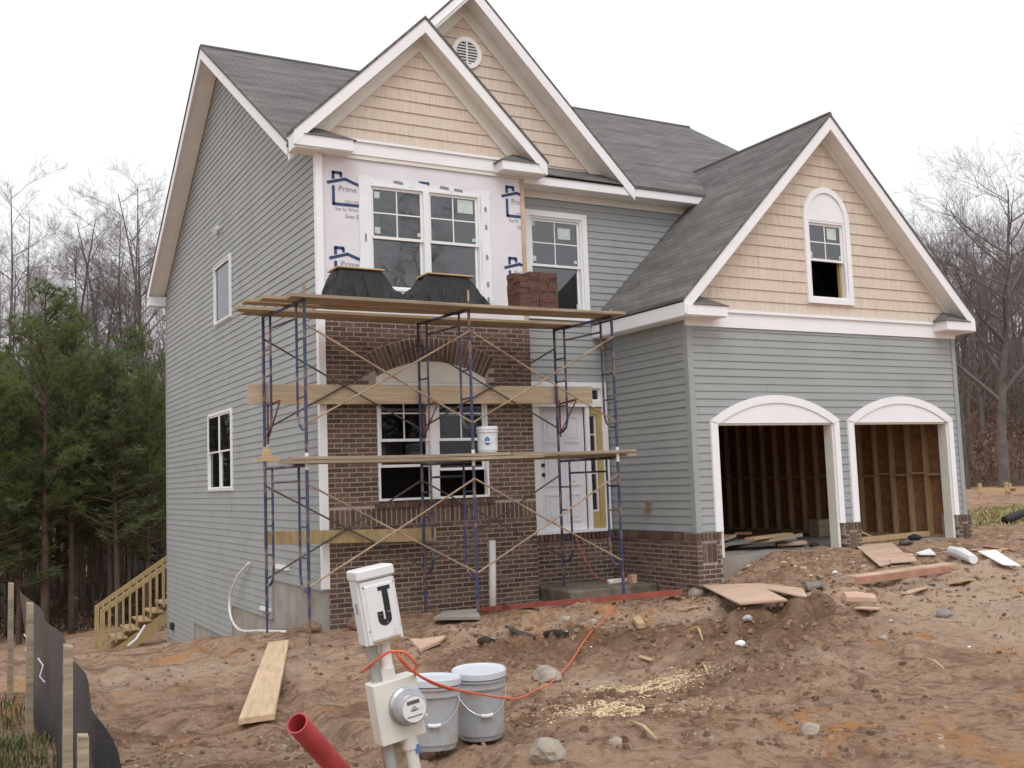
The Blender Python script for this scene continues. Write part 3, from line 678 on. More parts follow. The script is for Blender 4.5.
kn.build('lockset_hole', M['black'], dro)
bk = MB(); fbox(bk, FM, 3.6, 5.4, 1.0, 3.7, -.9, -.89); bk.box(.1, XG, 2.6, 2.64, 1.0, 6.9); bk.box(1.6, 1.64, 2.7, YB-.2, -1, 6.9); bk.box(.1, 11.4, 5.3, 5.34, 4.1, 6.9); bk.box(8.0, 9.2, YG+1.6, YG+1.64, 4.3, 7); bk.build('added_pane_backing', M['shirt'], house)  # inner walls added so panes read dark, with no daylight seen through
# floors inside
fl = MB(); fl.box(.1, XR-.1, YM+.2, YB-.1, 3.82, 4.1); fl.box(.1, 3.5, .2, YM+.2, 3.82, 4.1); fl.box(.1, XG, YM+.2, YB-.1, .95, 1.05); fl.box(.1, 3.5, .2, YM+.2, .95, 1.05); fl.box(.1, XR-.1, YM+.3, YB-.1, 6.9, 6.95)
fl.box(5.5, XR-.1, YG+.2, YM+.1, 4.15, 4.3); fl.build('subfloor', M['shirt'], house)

# garage ----------------------------------------------------
D1, D2, DH = (5.87, 8.41), (8.88, 11.30), 2.79; FLZ = .68
siding(FG, [(XG, 1.09), (XR, 1.09), (XR, 4.36), (XG, 4.36)], [(D1[0]-.1, .5, D1[1]+.1, DH+.02), (D2[0]-.1, .5, D2[1]+.1, DH+.02)], LAP, .0135, .98).build('siding_wall', M['siding'], house)
siding(FS, [(YG, 1.09), (YM, 1.09), (YM, 4.44), (YG, 4.44)], [], LAP, .0135, .98).build('siding_wall', M['siding'], house)
cp = MB(); fbox(cp, FG, XG-.022, XG+.085, 1.09, 4.36, -.02, .024); fbox(cp, FS, YG-.02, YG+.085, 1.09, 4.42, -.02, .026); cp.build('corner_post', M['siding'], house)
cp = MB(); fbox(cp, FG, XR-.085, XR+.02, 1.09, 4.36, -.02, .024); cp.build('corner_post', M['siding'], house)
cp = MB(); fbox(cp, FM, XG-.07, XG-.02, 1.09, 4.4, -.0, .022); cp.build('corner_post', M['siding'], house)
for (a, b) in (D1, D2):
    t = MB(); fbox(t, FG, a-.14, a, 1.09, DH+.001, -.02, .05); fbox(t, FG, b, b+.12, 1.09, DH+.001, -.02, .05)
    c_ = (a+b)/2; hw_ = (b-a)/2
    rise = .46; base = DH+.04; ww = hw_+.14; Rr = (ww*ww+(rise-.04)**2)/(2*(rise-.04)); zc = base+(rise-.04)-Rr
    outer = [(c_+Rr*math.sin(x), zc+Rr*math.cos(x)) for x in np.linspace(-math.asin(ww/Rr), math.asin(ww/Rr), 25)]
    inner = [(c_+(Rr-.13)*math.sin(x), zc+(Rr-.13)*math.cos(x)) for x in np.linspace(-math.asin((ww-.02)/Rr)*.93, math.asin((ww-.02)/Rr)*.93, 25)]
    for k in range(24):
        t.prism([FG(*outer[k], -.01), FG(*outer[k+1], -.01), FG(*inner[k+1], -.01), FG(*inner[k], -.01)], FG.n*.062)
    o_ = t.build('garage_door_trim', M['trim'], house)
    ap = MB(); ap.prism([FG(u, z, 0) for u, z in [(c_-ww, DH)]+outer+[(c_+ww, DH)]], FG.n*.03); ap.build('arch_panel', M['trim'], o_)
    j = MB(); fbox(j, FG, b-.035, b+.02, FLZ-.05, DH, -.17, .012); fbox(j, FG, a-.02, a+.03, FLZ-.05, DH, -.17, .012); fbox(j, FG, a+.03, b-.035, DH-.03, DH+.05, -.17, -.002)
    j.build('door_jamb', M['cream'], o_)
ff = MB(); fbox(ff, FG, XG-.03, XR+.03, 4.34, 4.63, -.02, .035); fbox(ff, FG, XG-.03, XR+.03, 4.58, 4.63, .0, .07); ff.build('frieze_board', M['trim'], house)
for u0, u1 in ((XG-.06, 5.80), (8.50, 8.87), (11.36, XR+.06)):
    bb, bmr = brickwork(FG, u0, u1, -.1, .96, holes=[(u0+.09, .62, u1-.09, .93)], d=.07, th=.12)
    ov = bmr.build('brick_pier', M['mortar'], house); bb.build('brick_courses', M['brick'], ov)
    mq = MB(); fbox(mq, FG, u0+.004, u1-.004, .0, 1.085, -.3, .06); mq.build('mortar_core', M['mortar'], ov)
    so_ = soldiers(FG, u0, u1, .965, 1.09, .085); soldiers(FG, u0+.10, u1-.10, .63, .925, .074, mb=so_); so_.build('soldier_course', M['brick'], ov)
sb, sm_ = brickwork(FS, YG-.07, YM, -.5, .96, d=.06, th=.1)
sv = sm_.build('brick_veneer', M['mortar'], house); sb.build('brick_courses', M['brick'], sv)
soldiers(FS, YG-.08, YM-.06, .965, 1.09, .075).build('soldier_course', M['brick'], sv)
spk = MB(); fbox(spk, FS, -.75, -.62, 1.45, 1.56, .01, .06); spk.tube([FS(-.68, 1.5, .06), FS(-.62, 1.44, .13), FS(-.62, 1.36, .14)], .014, 6); spk.build('hose_tap', M['galv'], house)
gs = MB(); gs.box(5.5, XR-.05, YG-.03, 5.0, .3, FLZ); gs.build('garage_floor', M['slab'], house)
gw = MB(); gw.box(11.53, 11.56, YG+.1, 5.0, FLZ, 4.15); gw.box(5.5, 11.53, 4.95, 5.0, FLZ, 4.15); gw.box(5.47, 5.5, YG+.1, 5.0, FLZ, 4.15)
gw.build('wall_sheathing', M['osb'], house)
for i in range(17):
    y = YG+.22+i*.406
    if y < 4.9: MB().box(11.41, 11.528, y, y+.042, FLZ+.045, 4.15).build('wall_stud', M['stud'], house)
for i in range(13):
    x = 5.75+i*.45; MB().box(x, x+.042, 4.83, 4.948, FLZ+.045, 4.15).build('wall_stud', M['stud'], house)
pl = MB(); pl.box(11.41, 11.528, YG+.15, 4.94, FLZ, FLZ+.042); pl.box(5.5, 11.40, 4.83, 4.948, FLZ, FLZ+.042); pl.build('sole_plate', M['stud'], house)
bl_ = MB()
for i in range(16):
    y = YG+.262+i*.406
    if y+.36 < 4.9: bl_.box(11.42, 11.525, y+.003, y+.361, 1.82+.03*(i % 2), 1.862+.03*(i % 2))
bl_.build('fire_blocking', M['stud'], house)

# roofs ----------------------------------------------------
def slab(pts, th=.05, name='roof', par=house):
    return MB().prism([Vector(p)-Vector((0, 0, th)) for p in pts], (0, 0, th)).build(name, M['shingle'], par)
XL, XE = -.42, 12.0; YR = 5.85; ZR = zm(YR)
main = slab([(XL-.02, .03, zm(.03)), (XE, .03, zm(.03)), (XE, YR, ZR), (XL-.02, YR, ZR)])
slab([(XL-.02, YR, ZR), (XE, YR, ZR), (XE, 12.02, zm(12.02)), (XL-.02, 12.02, zm(12.02))], par=house)
MB().tube([(XL, YR, ZR-.01), (XE, YR, ZR-.01)], .05, 8).build('ridge_cap', M['shingle'], main)
def rake(lo, hi, out, par, w=.22, depth=.38, soff=True, th=.028, zmin=-99):
    lo, hi, out = Vector(lo), Vector(hi), Vector(out)
    if lo.z > hi.z: lo, hi = hi, lo
    dz = Vector((0, 0, -.052)); dn = Vector((0, 0, -w))
    ht = Vector((hi.x-lo.x, hi.y-lo.y, 0)); ll = ht.length; ht.normalize()
    q = clip([(0, lo.z-.052), (ll, hi.z-.052), (ll, hi.z-.052-w), (0, lo.z-.052-w)], 0, -1, -zmin)
    MB().prism([Vector((lo.x, lo.y, 0))+ht*u+Vector((0, 0, z)) for u, z in q], -out*th).build('rake_fascia', M['trim'], par)
    if soff:
        lo2 = lo+(hi-lo).normalized()*.09
        a, b = lo2+dz+dn*.72-out*th, hi+dz+dn*.72-out*th
        MB().prism([a, b, b-out*(depth-th), a-out*(depth-th)], (0, 0, .02)).build('soffit', M['soffit'], par)
rake((XL, .03, zm(.03)), (XL, YR, ZR), (-1, 0, 0), main, depth=.40, zmin=6.99); rake((XL, 12.0, zm(12.0)), (XL, YR, ZR), (-1, 0, 0), main, depth=.40)
rake((XE-.02, .03, zm(.03)), (XE-.02, YR, ZR), (1, 0, 0), main, depth=.34); rake((XE-.02, 12.0, zm(12.0)), (XE-.02, YR, ZR), (1, 0, 0), main, depth=.34)
bx_ = MB(); bx_.box(XL, XE-.02, YB, 12.0, 6.62, 6.84); bx_.build('back_eave', M['trim'], main)
e = MB(); e.box(3.55, XE-.04, .052, .085, 6.99, 7.135); e.build('eave_fascia', M['trim'], main)
e = MB(); e.box(3.55, XE-.04, .085, YM+.02, 6.985, 7.01); e.build('soffit', M['soffit'], main)
e = MB(); fbox(e, FM, BW, XR, 6.86, 6.983, -.005, .03); e.build('frieze_board', M['cream'], main)
# middle gable: face on the main wall
MX, MZ = 2.75, 10.33; ML, MRt = XL-.03, 5.92
yv = .05+(MZ-RZ)/.646
mg = slab([(MX, .02, MZ), (MRt, .02, MZ-(MRt-MX)), (MRt, .06, MZ-(MRt-MX)), (MX, yv, MZ)])
slab([(MX, .02, MZ), (ML, .02, MZ-(MX-ML)), (ML, .06, MZ-(MX-ML)), (MX, yv, MZ)], par=mg, name='roof_slope')
rake((MX, .025, MZ), (MRt-.02, .025, MZ-(MRt-.02-MX)), (0, -1, 0), mg, depth=.40); rake((MX, .025, MZ), (ML+.02, .025, MZ-(MX-ML-.02)), (0, -1, 0), mg, soff=False)
MB().prism([(MX, .0, MZ-.21), (.2, .0, MZ-.21-(MX-.2)), (.2, YM, MZ-.21-(MX-.2)), (MX, YM, MZ-.21)], (0, 0, .02)).build('soffit', M['soffit'], mg)
mgp = [(ML+.45, 7.25), (MRt-.4, 7.25), (MX, MZ-.2)]
siding(FM, mgp, [], .20, .017, 7.27).build('gable_wall', M['shake'], mg)
def rake_frieze(F, xc, zc, ends, w0, w1, zmin, par):
    mb = MB()
    for xe in ends:
        k = abs(xe-xc); p = clip([(xc, zc-w0), (xe, zc-w0-k), (xe, zc-w1-k), (xc, zc-w1)], 0, -1, -zmin)
        if len(p) > 2: mb.prism([F(u, z, 0) for u, z in p], F.n*.035)
    return mb.build('rake_frieze', M['cream'], par)
rake_frieze(FM, MX, MZ, (.3, MRt), .18, .48, 7.2, mg)
# pent roof strip under the middle gable
MB().prism([(3.6, .03, 7.165), (MRt-.05, .03, 7.165), (MRt-.35, YM, 7.40), (3.6, YM, 7.40)], (0, 0, -.03)).build('pent_roof', M['shingle'], mg)
# round vent
vq = at_y(466, 53.5, YM); gv = MB(); rv = .275
for k in range(32):
    a0, a1 = 2*math.pi*k/32, 2*math.pi*(k+1)/32
    gv.prism([FM(vq.x+r*math.cos(a), vq.z+r*math.sin(a), .02) for r, a in ((rv, a0), (rv, a1), (rv-.075, a1), (rv-.075, a0))], FM.n*.03)
fbox(gv, FM, vq.x-.012, vq.x+.012, vq.z-rv+.06, vq.z+rv-.06, .02, .045)
go_ = gv.build('gable_vent', M['trim'], mg)
lv = MB()
for k in range(-4, 5):
    z = vq.z+k*.05; hw_ = math.sqrt(max(0, (rv-.07)**2-(k*.05)**2))
    lv.hexa([FM(vq.x-hw_, z-.02, .015), FM(vq.x+hw_, z-.02, .015), FM(vq.x+hw_, z-.022, .04), FM(vq.x-hw_, z-.022, .04), FM(vq.x-hw_, z+.012, .01), FM(vq.x+hw_, z+.012, .01), FM(vq.x+hw_, z-.01, .04), FM(vq.x-hw_, z-.01, .04)])
lv.build('louvre', M['trim'], go_)
bkv = MB(); bkv.prism([FM(vq.x+(rv-.07)*math.cos(a), vq.z+(rv-.07)*math.sin(a), .023) for a in np.linspace(0, 2*math.pi, 24, endpoint=False)], -FM.n*.02); bkv.build('vent_screen', M['shirt'], go_)
# bay gable
BX, BZ, BL, BR_, BY = 1.75, 9.42, XL-.03, 3.94, -.27
def bz(x): return BZ-.968*abs(x-BX)
bg_ = slab([(BX, BY, BZ), (BR_, BY, bz(BR_)), (BR_, YM-.0, bz(BR_)), (BX, YM+2.5, BZ)][:3]+[(BX, YM, BZ)])
slab([(BX, BY, BZ), (BL, BY, bz(BL)), (BL, .05, bz(BL)), (BX, YM, BZ)], par=bg_, name='roof_slope')
rake((BX, BY+.015, BZ), (BR_-.02, BY+.015, bz(BR_-.02)), (0, -1, 0), bg_, depth=.30, zmin=7.07); rake((BX, BY+.015, BZ), (BL+.02, BY+.015, bz(BL+.02)), (0, -1, 0), bg_, depth=.30, zmin=7.0)
siding(FW, [(-.33, 7.25), (3.83, 7.25), (BX, BZ-.12)], [], .19, .017, 7.33).build('gable_wall', M['shake'], bg_)
rake_frieze(FW, BX, BZ, (BL, BR_), .17, .48, 7.28, bg_)
fz = MB(); fbox(fz, FW, -.06, BW+.03, 7.095, 7.335, -.04, .045); fbox(fz, FW, -.06, BW+.03, 7.295, 7.335, .0, .075); fz.build('frieze_board', M['trim'], bg_)
fz = MB(); fbox(fz, FW, -.05, BW+.02, 7.03, 7.093, -.04, .03); fz.build('frieze_moulding', M['cream'], bg_)
def ret(F, x0, x1, z0, z1, dep, inner, par, eave):
    """boxed eave return with a little shingled pent on top"""
    b = MB(); fbox(b, F, min(x0, x1), max(x0, x1), z0, z1, -.06, dep); b.build('eave_return', M['trim'], par)
    b = MB(); fbox(b, F, min(x0, x1)+.02, max(x0, x1)-.02, z0-.012, z0-.001, -.05, dep-.02); b.build('soffit', M['soffit'], par)
    s_ = 1 if x1 > x0 else -1
    A, B = F(x0+s_*.12, z1+.002, dep+.02), F(x1+s_*.05, z1+.002, dep+.02); C_, D_ = F(x1+s_*.05, z1+.002, .03), F(x0+s_*.12, z1+.002, .03)
    T0, T1 = F(x0+s_*.36, z1+.21, .03), F(x0+s_*.48, z1+.21, .03)
    p = MB(); p.poly([A, B, T1, T0]); p.poly([B, C_, T1]); p.poly([A, T0, D_]); p.poly([A, D_, C_, B]); p.poly([T0, T1, C_, D_])
    p.build('pent_roof', M['shingle'], par)
ret(FW, BL+.051, .50, 7.05, 7.22, .30, 0, bg_, 1); ret(FW, BR_-.051, 3.07, 7.08, 7.23, .30, 0, bg_, 1)
MB().box(BR_-.05, BR_-.02, BY+.045, YM, 7.07, 7.24).build('eave_fascia', M['trim'], bg_)
MB().box(BL+.02, BL+.05, BY+.045, .11, 7.0, 7.24).build('eave_fascia', M['trim'], bg_)
MB().box(BL+.05, -.01, -.22, .11, 7.02, 7.04).build('soffit', M['soffit'], bg_)
# garage gable
GX, GZ, GL, GR, GY = 8.5, 8.14, 5.09, 11.93, YG-.33
gg = slab([(GX, GY, GZ), (GL, GY, GZ-(GX-GL)), (GL, YM-.01, GZ-(GX-GL)), (7.38, YM-.01, GZ-(GX-7.38)), (7.55, .1, GZ-(GX-7.55)), (GX, .05+(GZ-RZ)/.646+.05, GZ)])
slab([(GX, GY, GZ), (GR, GY, GZ-(GR-GX)), (GR, YM-.01, GZ-(GR-GX)), (9.6, YM-.01, GZ-1.1), (GX, .05+(GZ-RZ)/.646+.05, GZ)], par=gg, name='roof_slope')
MB().tube([(GX, GY+.01, GZ-.02), (GX, 1.55, GZ-.02)], .05, 8).build('ridge_cap', M['shingle'], gg)
rake((GX, GY+.015, GZ), (GL+.02, GY+.015, GZ-(GX-GL-.02)), (0, -1, 0), gg, depth=.33, w=.235, zmin=4.45); rake((GX, GY+.015, GZ), (GR-.02, GY+.015, GZ-(GR-.02-GX)), (0, -1, 0), gg, depth=.33, w=.235, zmin=4.45)
gwin = (8.10, 4.93, 8.98, 6.30)
siding(FG, [(XG, 4.62), (XR, 4.62), (GX, GZ-.2)], [gwin], .19, .017, 4.62).build('gable_wall', M['shake'], gg)
rake_frieze(FG, GX, GZ, (GL, GR), .19, .37, 4.66, gg)
ret(FG, GL+.051, 5.94, 4.46, 4.62, .34, 0, gg, 1); ret(FG, GR-.051, 11.10, 4.46, 4.62, .34, 0, gg, 1)
MB().box(GL+.02, GL+.05, GY+.045, YM-.01, 4.45, 4.66).build('eave_fascia', M['trim'], gg)
MB().box(GR-.05, GR-.02, GY+.045, YM-.01, 4.45, 4.66).build('eave_fascia', M['trim'], gg)
MB().box(GL+.051, XG, YG-.3, YM-.01, 4.435, 4.455).build('soffit', M['soffit'], gg)
MB().box(XR, GR-.051, YG-.3, YM-.01, 4.435, 4.455).build('soffit', M['soffit'], gg)
# arched gable window
gw_ = window(FG, *[gwin[i] for i in (0, 2, 1, 3)], grid=(2, 2), casing=0, low_gap=.66, stickers=[(8.60, 6.0, .22, .2), (8.16, 5.66, .07, .1), (8.86, 5.66, .05, .07)])
ac = MB(); fbox(ac, FG, 8.0, 8.10, 4.84, 6.30, -.01, .055); fbox(ac, FG, 8.98, 9.08, 4.84, 6.30, -.01, .055); fbox(ac, FG, 8.10, 8.98, 4.84, 4.93, -.01, .06)
rx, rz = .54, .60
for k in range(24):
    a0, a1 = math.pi*k/24, math.pi*(k+1)/24
    ac.prism([FG(8.54+fx*math.cos(a), 6.30+fz*math.sin(a), -.01) for fx, fz, a in ((rx, rz, a0), (rx, rz, a1), (rx-.10, rz-.10, a1), (rx-.10, rz-.10, a0))], FG.n*.065)
ac.build('arched_casing', M['trim'], gw_)
pnl = MB(); pnl.prism([FG(8.54+(rx-.09)*math.cos(a), 6.30+(rz-.09)*math.sin(a), 0) for a in np.linspace(0, math.pi, 24)], FG.n*.028); pnl.build('arch_panel', M['trim'], gw_)
yj = MB(); fbox(yj, FG, 8.90, 8.945, 4.97, 5.62, -.13, -.07); yj.build('unpainted_jamb', M['ylw'], gw_)

# ------------------------------------------------------------------ porch footing
y0 = -1.0
stp = empty('concrete_stoop', (4.7, -.3, .0), 'low rough concrete footing in front of the white entry door', 'stoop')
sp = MB(); sp.box(-1.05, .60, -.62, .62, -.4, .27); sp.build('footing', M['footing'], stp, bevel=.03)

# ------------------------------------------------------------------ scaffold
YF, YK = -1.75, -.27; XS = (-.80, 1.60, 4.04); HB = (.25, 2.33); HFS = (2.06, 2.13)
def lx(x, y): return x-.13*(y-YF)/(YK-YF)
scaf = empty('scaffold', (1.6, -1.0, 0), 'blue two lift tubular scaffold with crossed braces along the brick front', 'scaffold')
O = Vector((1.6, -1.0, 0))
def L0(x, y, z): return Vector((x, y, z))-O
def L(x, y, z): return L0(lx(x, y), y, z)
def arc(p, q, r, n=5): return [p, p+(q-p)*.5, q]
def frame(x, zb):
    mb = MB(); r = .0225; HF = HFS[HB.index(zb)]; zt = zb+HF; L = lambda x_, y_, z_: L0(lx(x_, y_), y_, z_)
    for y in (YF, YK): mb.tube([L(x, y, zb), L(x, y, zt-.001)], r, 8)
    mb.tube([L(x, YF, zt-.02), L(x, YK, zt-.02)], r, 8)
    for s, y in ((1, YF), (-1, YK)):
        yi = y+s*.27
        mb.tube([L(x, yi, zt-.02), L(x, yi, zb+.62), L(x, yi-s*.04, zb+.50), L(x, yi-s*.14, zb+.43), L(x, y, zb+.42)], r*.8, 8)
        for z in (.85, 1.25, 1.62): mb.tube([L(x, y, zb+z), L(x, yi, zb+z)], r*.6, 6)
    mb.tube([L(x, YF+.27, zt-.22), L(x, YK-.27, zt-.22)], r*.7, 8)
    return mb.build('scaffold_frame', M['blue_steel'], scaf)
for x in XS:
    for zb in HB: frame(x, zb)
    for y in (YF, YK):
        x_ = lx(x, y); g = tz(x_, y); MB().tube([L(x, y, g-.05), L(x, y, HB[0]+.15)], .016, 8).build('levelling_jack', M['blue_steel'], scaf)
        MB().box(x_-O.x-.075, x_-O.x+.075, y-O.y-.075, y-O.y+.075, g-.02, g+.012).build('base_plate', M['galv'], scaf)
        MB().tube([L(x, y, HB[1]-.10), L(x, y, HB[1]+.12)], .0245, 8).build('coupling_sleeve', M['pvc'] if y == YF else M['blue_steel'], scaf)
for x, top in ((XS[0], .22), (XS[1], .25), (XS[2], .10)):
    MB().tube([L(x, YF, HB[1]+HFS[1]-.05), L(x, YF, HB[1]+HFS[1]+top)], .018, 8).build('coupling_pin', M['galv'], scaf)
for i in (0, 1):
    for zb in HB:
        for y, mm in ((YF-.028, M['galv']), (YK+.028, M['dark_steel'])):
            for a, b in ((.5, 1.8), (1.8, .5)):
                off = .0 if a < b else .022*(1 if y < -1 else -1)
                P0, P1 = L(XS[i], y+off, zb+a), L(XS[i+1], y+off, zb+b)
                MB().tube([P0, P0.lerp(P1, .5)+Vector((0, 0, -.012)), P1], .0135, 7).build('cross_brace', mm, scaf)
for x, z in ((XS[0], 3.05), (XS[1], 3.05), (XS[2], 3.1)):
    br_ = MB(); br_.tube([L(x+.05, YK, z+.12), L(x+.05, YK+.42 if False else YK-.45, z+.16)], .018, 6); br_.tube([L(x+.05, YK-.45, z+.14), L(x+.05, YK, z-.35)], .012, 6); br_.tube([L(x+.05, YK, z+.18), L(x+.05, YK, z-.42)], .016, 6)
    br_.build('side_bracket', M['bracket'], scaf)

# boards -----------------------------------------------------------
def board(name, label, cat, a, b, w, t, material, group=None, edge=False, bow=0.0, roll=0.0):
    """a length of lumber from a to b (centre line of its underside)"""
    a, b = Vector(a), Vector(b); d = b-a; Lg = d.length; x = d.normalized()
    up = Vector((0, 0, 1)); yv_ = up.cross(x).normalized(); zv = x.cross(yv_)
    if roll:
        q = Matrix.Rotation(roll, 3, x); yv_ = q @ yv_; zv = q @ zv
    mw = Matrix((( x.x, yv_.x, zv.x, a.x), (x.y, yv_.y, zv.y, a.y), (x.z, yv_.z, zv.z, a.z), (0, 0, 0, 1)))
    wy, wz = (t, w) if edge else (w, t); n = 8; mb = MB(); i0 = 0; c_ = .004
    for k in range(n+1):
        s_ = Lg*k/n; bz = -bow*math.sin(math.pi*k/n)
        for yy, zz in ((-wy/2+c_, 0), (wy/2-c_, 0), (wy/2, c_), (wy/2, wz-c_), (wy/2-c_, wz), (-wy/2+c_, wz), (-wy/2, wz-c_), (-wy/2, c_)):
            mb.v.append((s_, yy, zz+bz))
    for k in range(n):
        for j in range(8): mb.f.append((k*8+j, k*8+8+j, k*8+8+(j+1) % 8, k*8+(j+1) % 8))
    mb.f.append(tuple(range(8))); mb.f.append(tuple(range(n*8+7, n*8-1, -1)))
    o = mb.build(name, material); o.matrix_world = mw
    return tag(o, label, cat, group)
GP = 'planks of the scaffold decks'
ztp = HB[1]+HFS[1]+.002; zlp = HB[0]+HFS[0]+.004
board('scaffold_plank', 'weathered front plank of the top scaffold deck with the frayed outer edge', 'plank', (-1.0, -1.76, ztp), (4.22, -1.76, ztp), .235, .045, M['old_lumber'], GP, bow=.012)
board('scaffold_plank', 'inner plank beside the front edge of the top scaffold deck, under the tarped piles', 'plank', (-1.30, -1.50, ztp), (4.15, -1.50, ztp), .235, .045, M['plank'], GP, bow=.012)
board('scaffold_plank', 'short doubled plank lying on the top scaffold deck at its left end', 'plank', (-1.45, -1.20, ztp+.0), (1.75, -1.20, ztp), .235, .045, M['plank'], GP, bow=.01)
board('scaffold_plank', 'long pale plank at the wall side of the top scaffold deck', 'plank', (-1.40, -.62, ztp), (4.25, -.62, ztp), .24, .045, M['plank'], GP, bow=.012)
board('scaffold_plank', 'narrow plank of the top scaffold deck nearest the brick wall', 'plank', (-1.25, -.36, ztp), (4.15, -.36, ztp), .235, .045, M['old_lumber'], GP, bow=.015)
board('scaffold_plank', 'grey plank at the front of the lower scaffold deck running to the white pail', 'plank', (-1.12, -1.72, zlp), (2.7, -1.72, zlp), .235, .045, M['old_lumber'], GP, bow=.012)
board('scaffold_plank', 'upper of two stacked grey planks at the lower deck front, left of the white pail', 'plank', (-1.0, -1.73, zlp+.047), (2.15, -1.73, zlp+.047), .225, .042, M['old_lumber'], GP, bow=.012)
board('scaffold_plank', 'brown lapped plank of the lower scaffold deck to the right of the white pail', 'plank', (2.2, -1.70, zlp+.047), (4.35, -1.70, zlp+.046), .235, .045, M['old_lumber'], GP, bow=.01)
board('scaffold_plank', 'plank second from the front on the lower scaffold deck', 'plank', (-.95, -1.45, zlp), (4.35, -1.45, zlp), .235, .045, M['old_lumber'], GP, bow=.02)
board('scaffold_plank', 'bright ended plank of the lower scaffold deck passing the garage corner', 'plank', (1.2, -1.15, zlp), (4.75, -1.15, zlp), .235, .045, M['plank'], GP, bow=.01)
q0, q1 = at_y(248, 391, YK+.06), at_y(590, 404, YK+.06)
board('guard_plank', 'wide pale plank set on edge across the scaffold in front of the arch', 'plank', (q0.x, YK+.075, 3.20), (q1.x+.05, YK+.075, 3.24), .285, .04, M['guard'], None, edge=True)
q0, q1 = at_y(264, 545, YK+.06), at_y(436, 541, YK+.06)
board('guard_plank', 'yellow board set on edge low on the scaffold in front of the brick', 'plank', (q0.x, YK+.075, q0.z), (q1.x, YK+.075, q1.z+.0), .19, .04, M['yellow_lumber'], None, edge=True)
bh = MB(); bh.prism([(-.16, -.02, 0), (.16, -.02, 0), (.17, -.02, .035), (.06, -.02, .07), (.0, -.02, .20), (-.025, -.02, .16), (-.04, -.02, .19), (-.07, -.02, .05), (-.15, -.02, .04)], (0, .05, 0))
pb_ = at_y(272, 450, -1.5); o = bh.build('wood_scrap', M['lumber'], None, loc=(pb_.x-.05, -1.45, zlp+.047)); tag(o, 'splintered wood scrap standing on the left end of the lower deck', 'scrap wood')
# tarped piles on the top deck
ZT = ztp+.047
def tarped(x0, x1, label, seed, shift):
    e_ = empty('tarped_pile', ((x0+x1)/2, -1.48, ZT), label, 'covered pile', 'piles under black felt on the top deck')
    w = (x1-x0)/2; d = .30; h = .40; mb = MB(); nu, nv = 36, 18; sl_a, sl_b = (.30, .62) if shift > 0 else (.58, .52); r_ = random.Random(seed)
    for j in range(nv+1):
        for i in range(nu+1):
            a, b = i/nu*2-1, j/nv*2-1
            z = h*max(0, min(1, (1+a)/sl_a, (1-a)/sl_b, (1-abs(b))/.34))
            fold = .016*math.sin(a*19+b*4+seed)+.014*math.sin(a*9-b*11+seed*2)+.008*math.sin(a*33+b*17)
            z = max(.003, z-.03*(z > .05)*abs(math.sin(a*6.3+seed))*(1-z/h)) if z > .004 else .003
            mb.v.append((a*w*(1+.05*math.sin(b*5+seed))+fold, b*d+fold*(1-z/h), z+.35*abs(fold)*(z > .3)))
    for j in range(nv):
        for i in range(nu):
            q = j*(nu+1)+i; mb.f.append((q, q+1, q+nu+2, q+nu+1))
    mb.build('felt_cover', M['felt'], e_, smooth=False)
    tb = MB(); tb.box(-w*.72, w*.66, -d*.7, d*.7, .005, .12); tb.build('mortar_board', M['redwood'], e_)
    cover = board('plywood_cover', label.replace('black felt covered pile', 'thin plywood lid lying on the felt pile'), 'board', ((x0+x1)/2-w*(.75 if shift > 0 else .48), -1.50, ZT+h+.014), ((x0+x1)/2+w*(.46 if shift > 0 else .62), -1.50, ZT+h+.008), .42, .02, M['lumber'])
tarped(-.46, .66, 'black felt covered pile at the left of the top scaffold deck', 1, .1)
tarped(.66, 1.98, 'black felt covered pile in the middle of the top scaffold deck', 4, -.1)
fs = MB(); fs.box(-.25, .25, -.02, .02, 0, .055); o = fs.build('felt_scrap', M['felt'], None, loc=(2.12, -1.35, ZT+.002)); tag(o, 'small folded strip of dark felt between the tarped pile and the bricks', 'felt strip')
# brick stack: cored bricks standing in rows
rr = random.Random(4)
bs = empty('brick_stack', (2.84, -1.52, ZT), 'stack of loose red bricks on the right of the top scaffold deck', 'brick stack')
rr = random.Random(4)
for k in range(7):
    for i in range(4):
        for j in range(2):
            if k == 6 and i == 0 and j == 0: continue
            mb = MB(); x = -.32+i*.165+rr.uniform(-.008, .008); y = -.11+j*.2+rr.uniform(-.008, .008); z = k*.082
            mb.box(x, x+.158, y, y+.19, z, z+.079); mb.build('loose_brick', M['red_brick'], bs)
            if j == 0 and k % 2 == 1 and i > 0:
                h_ = MB()
                for q in range(3): h_.box(x+.022+q*.042, x+.047+q*.042, y-.002, y+.001, z+.022, z+.055)
                h_.build('core_hole', M['black'], bs)

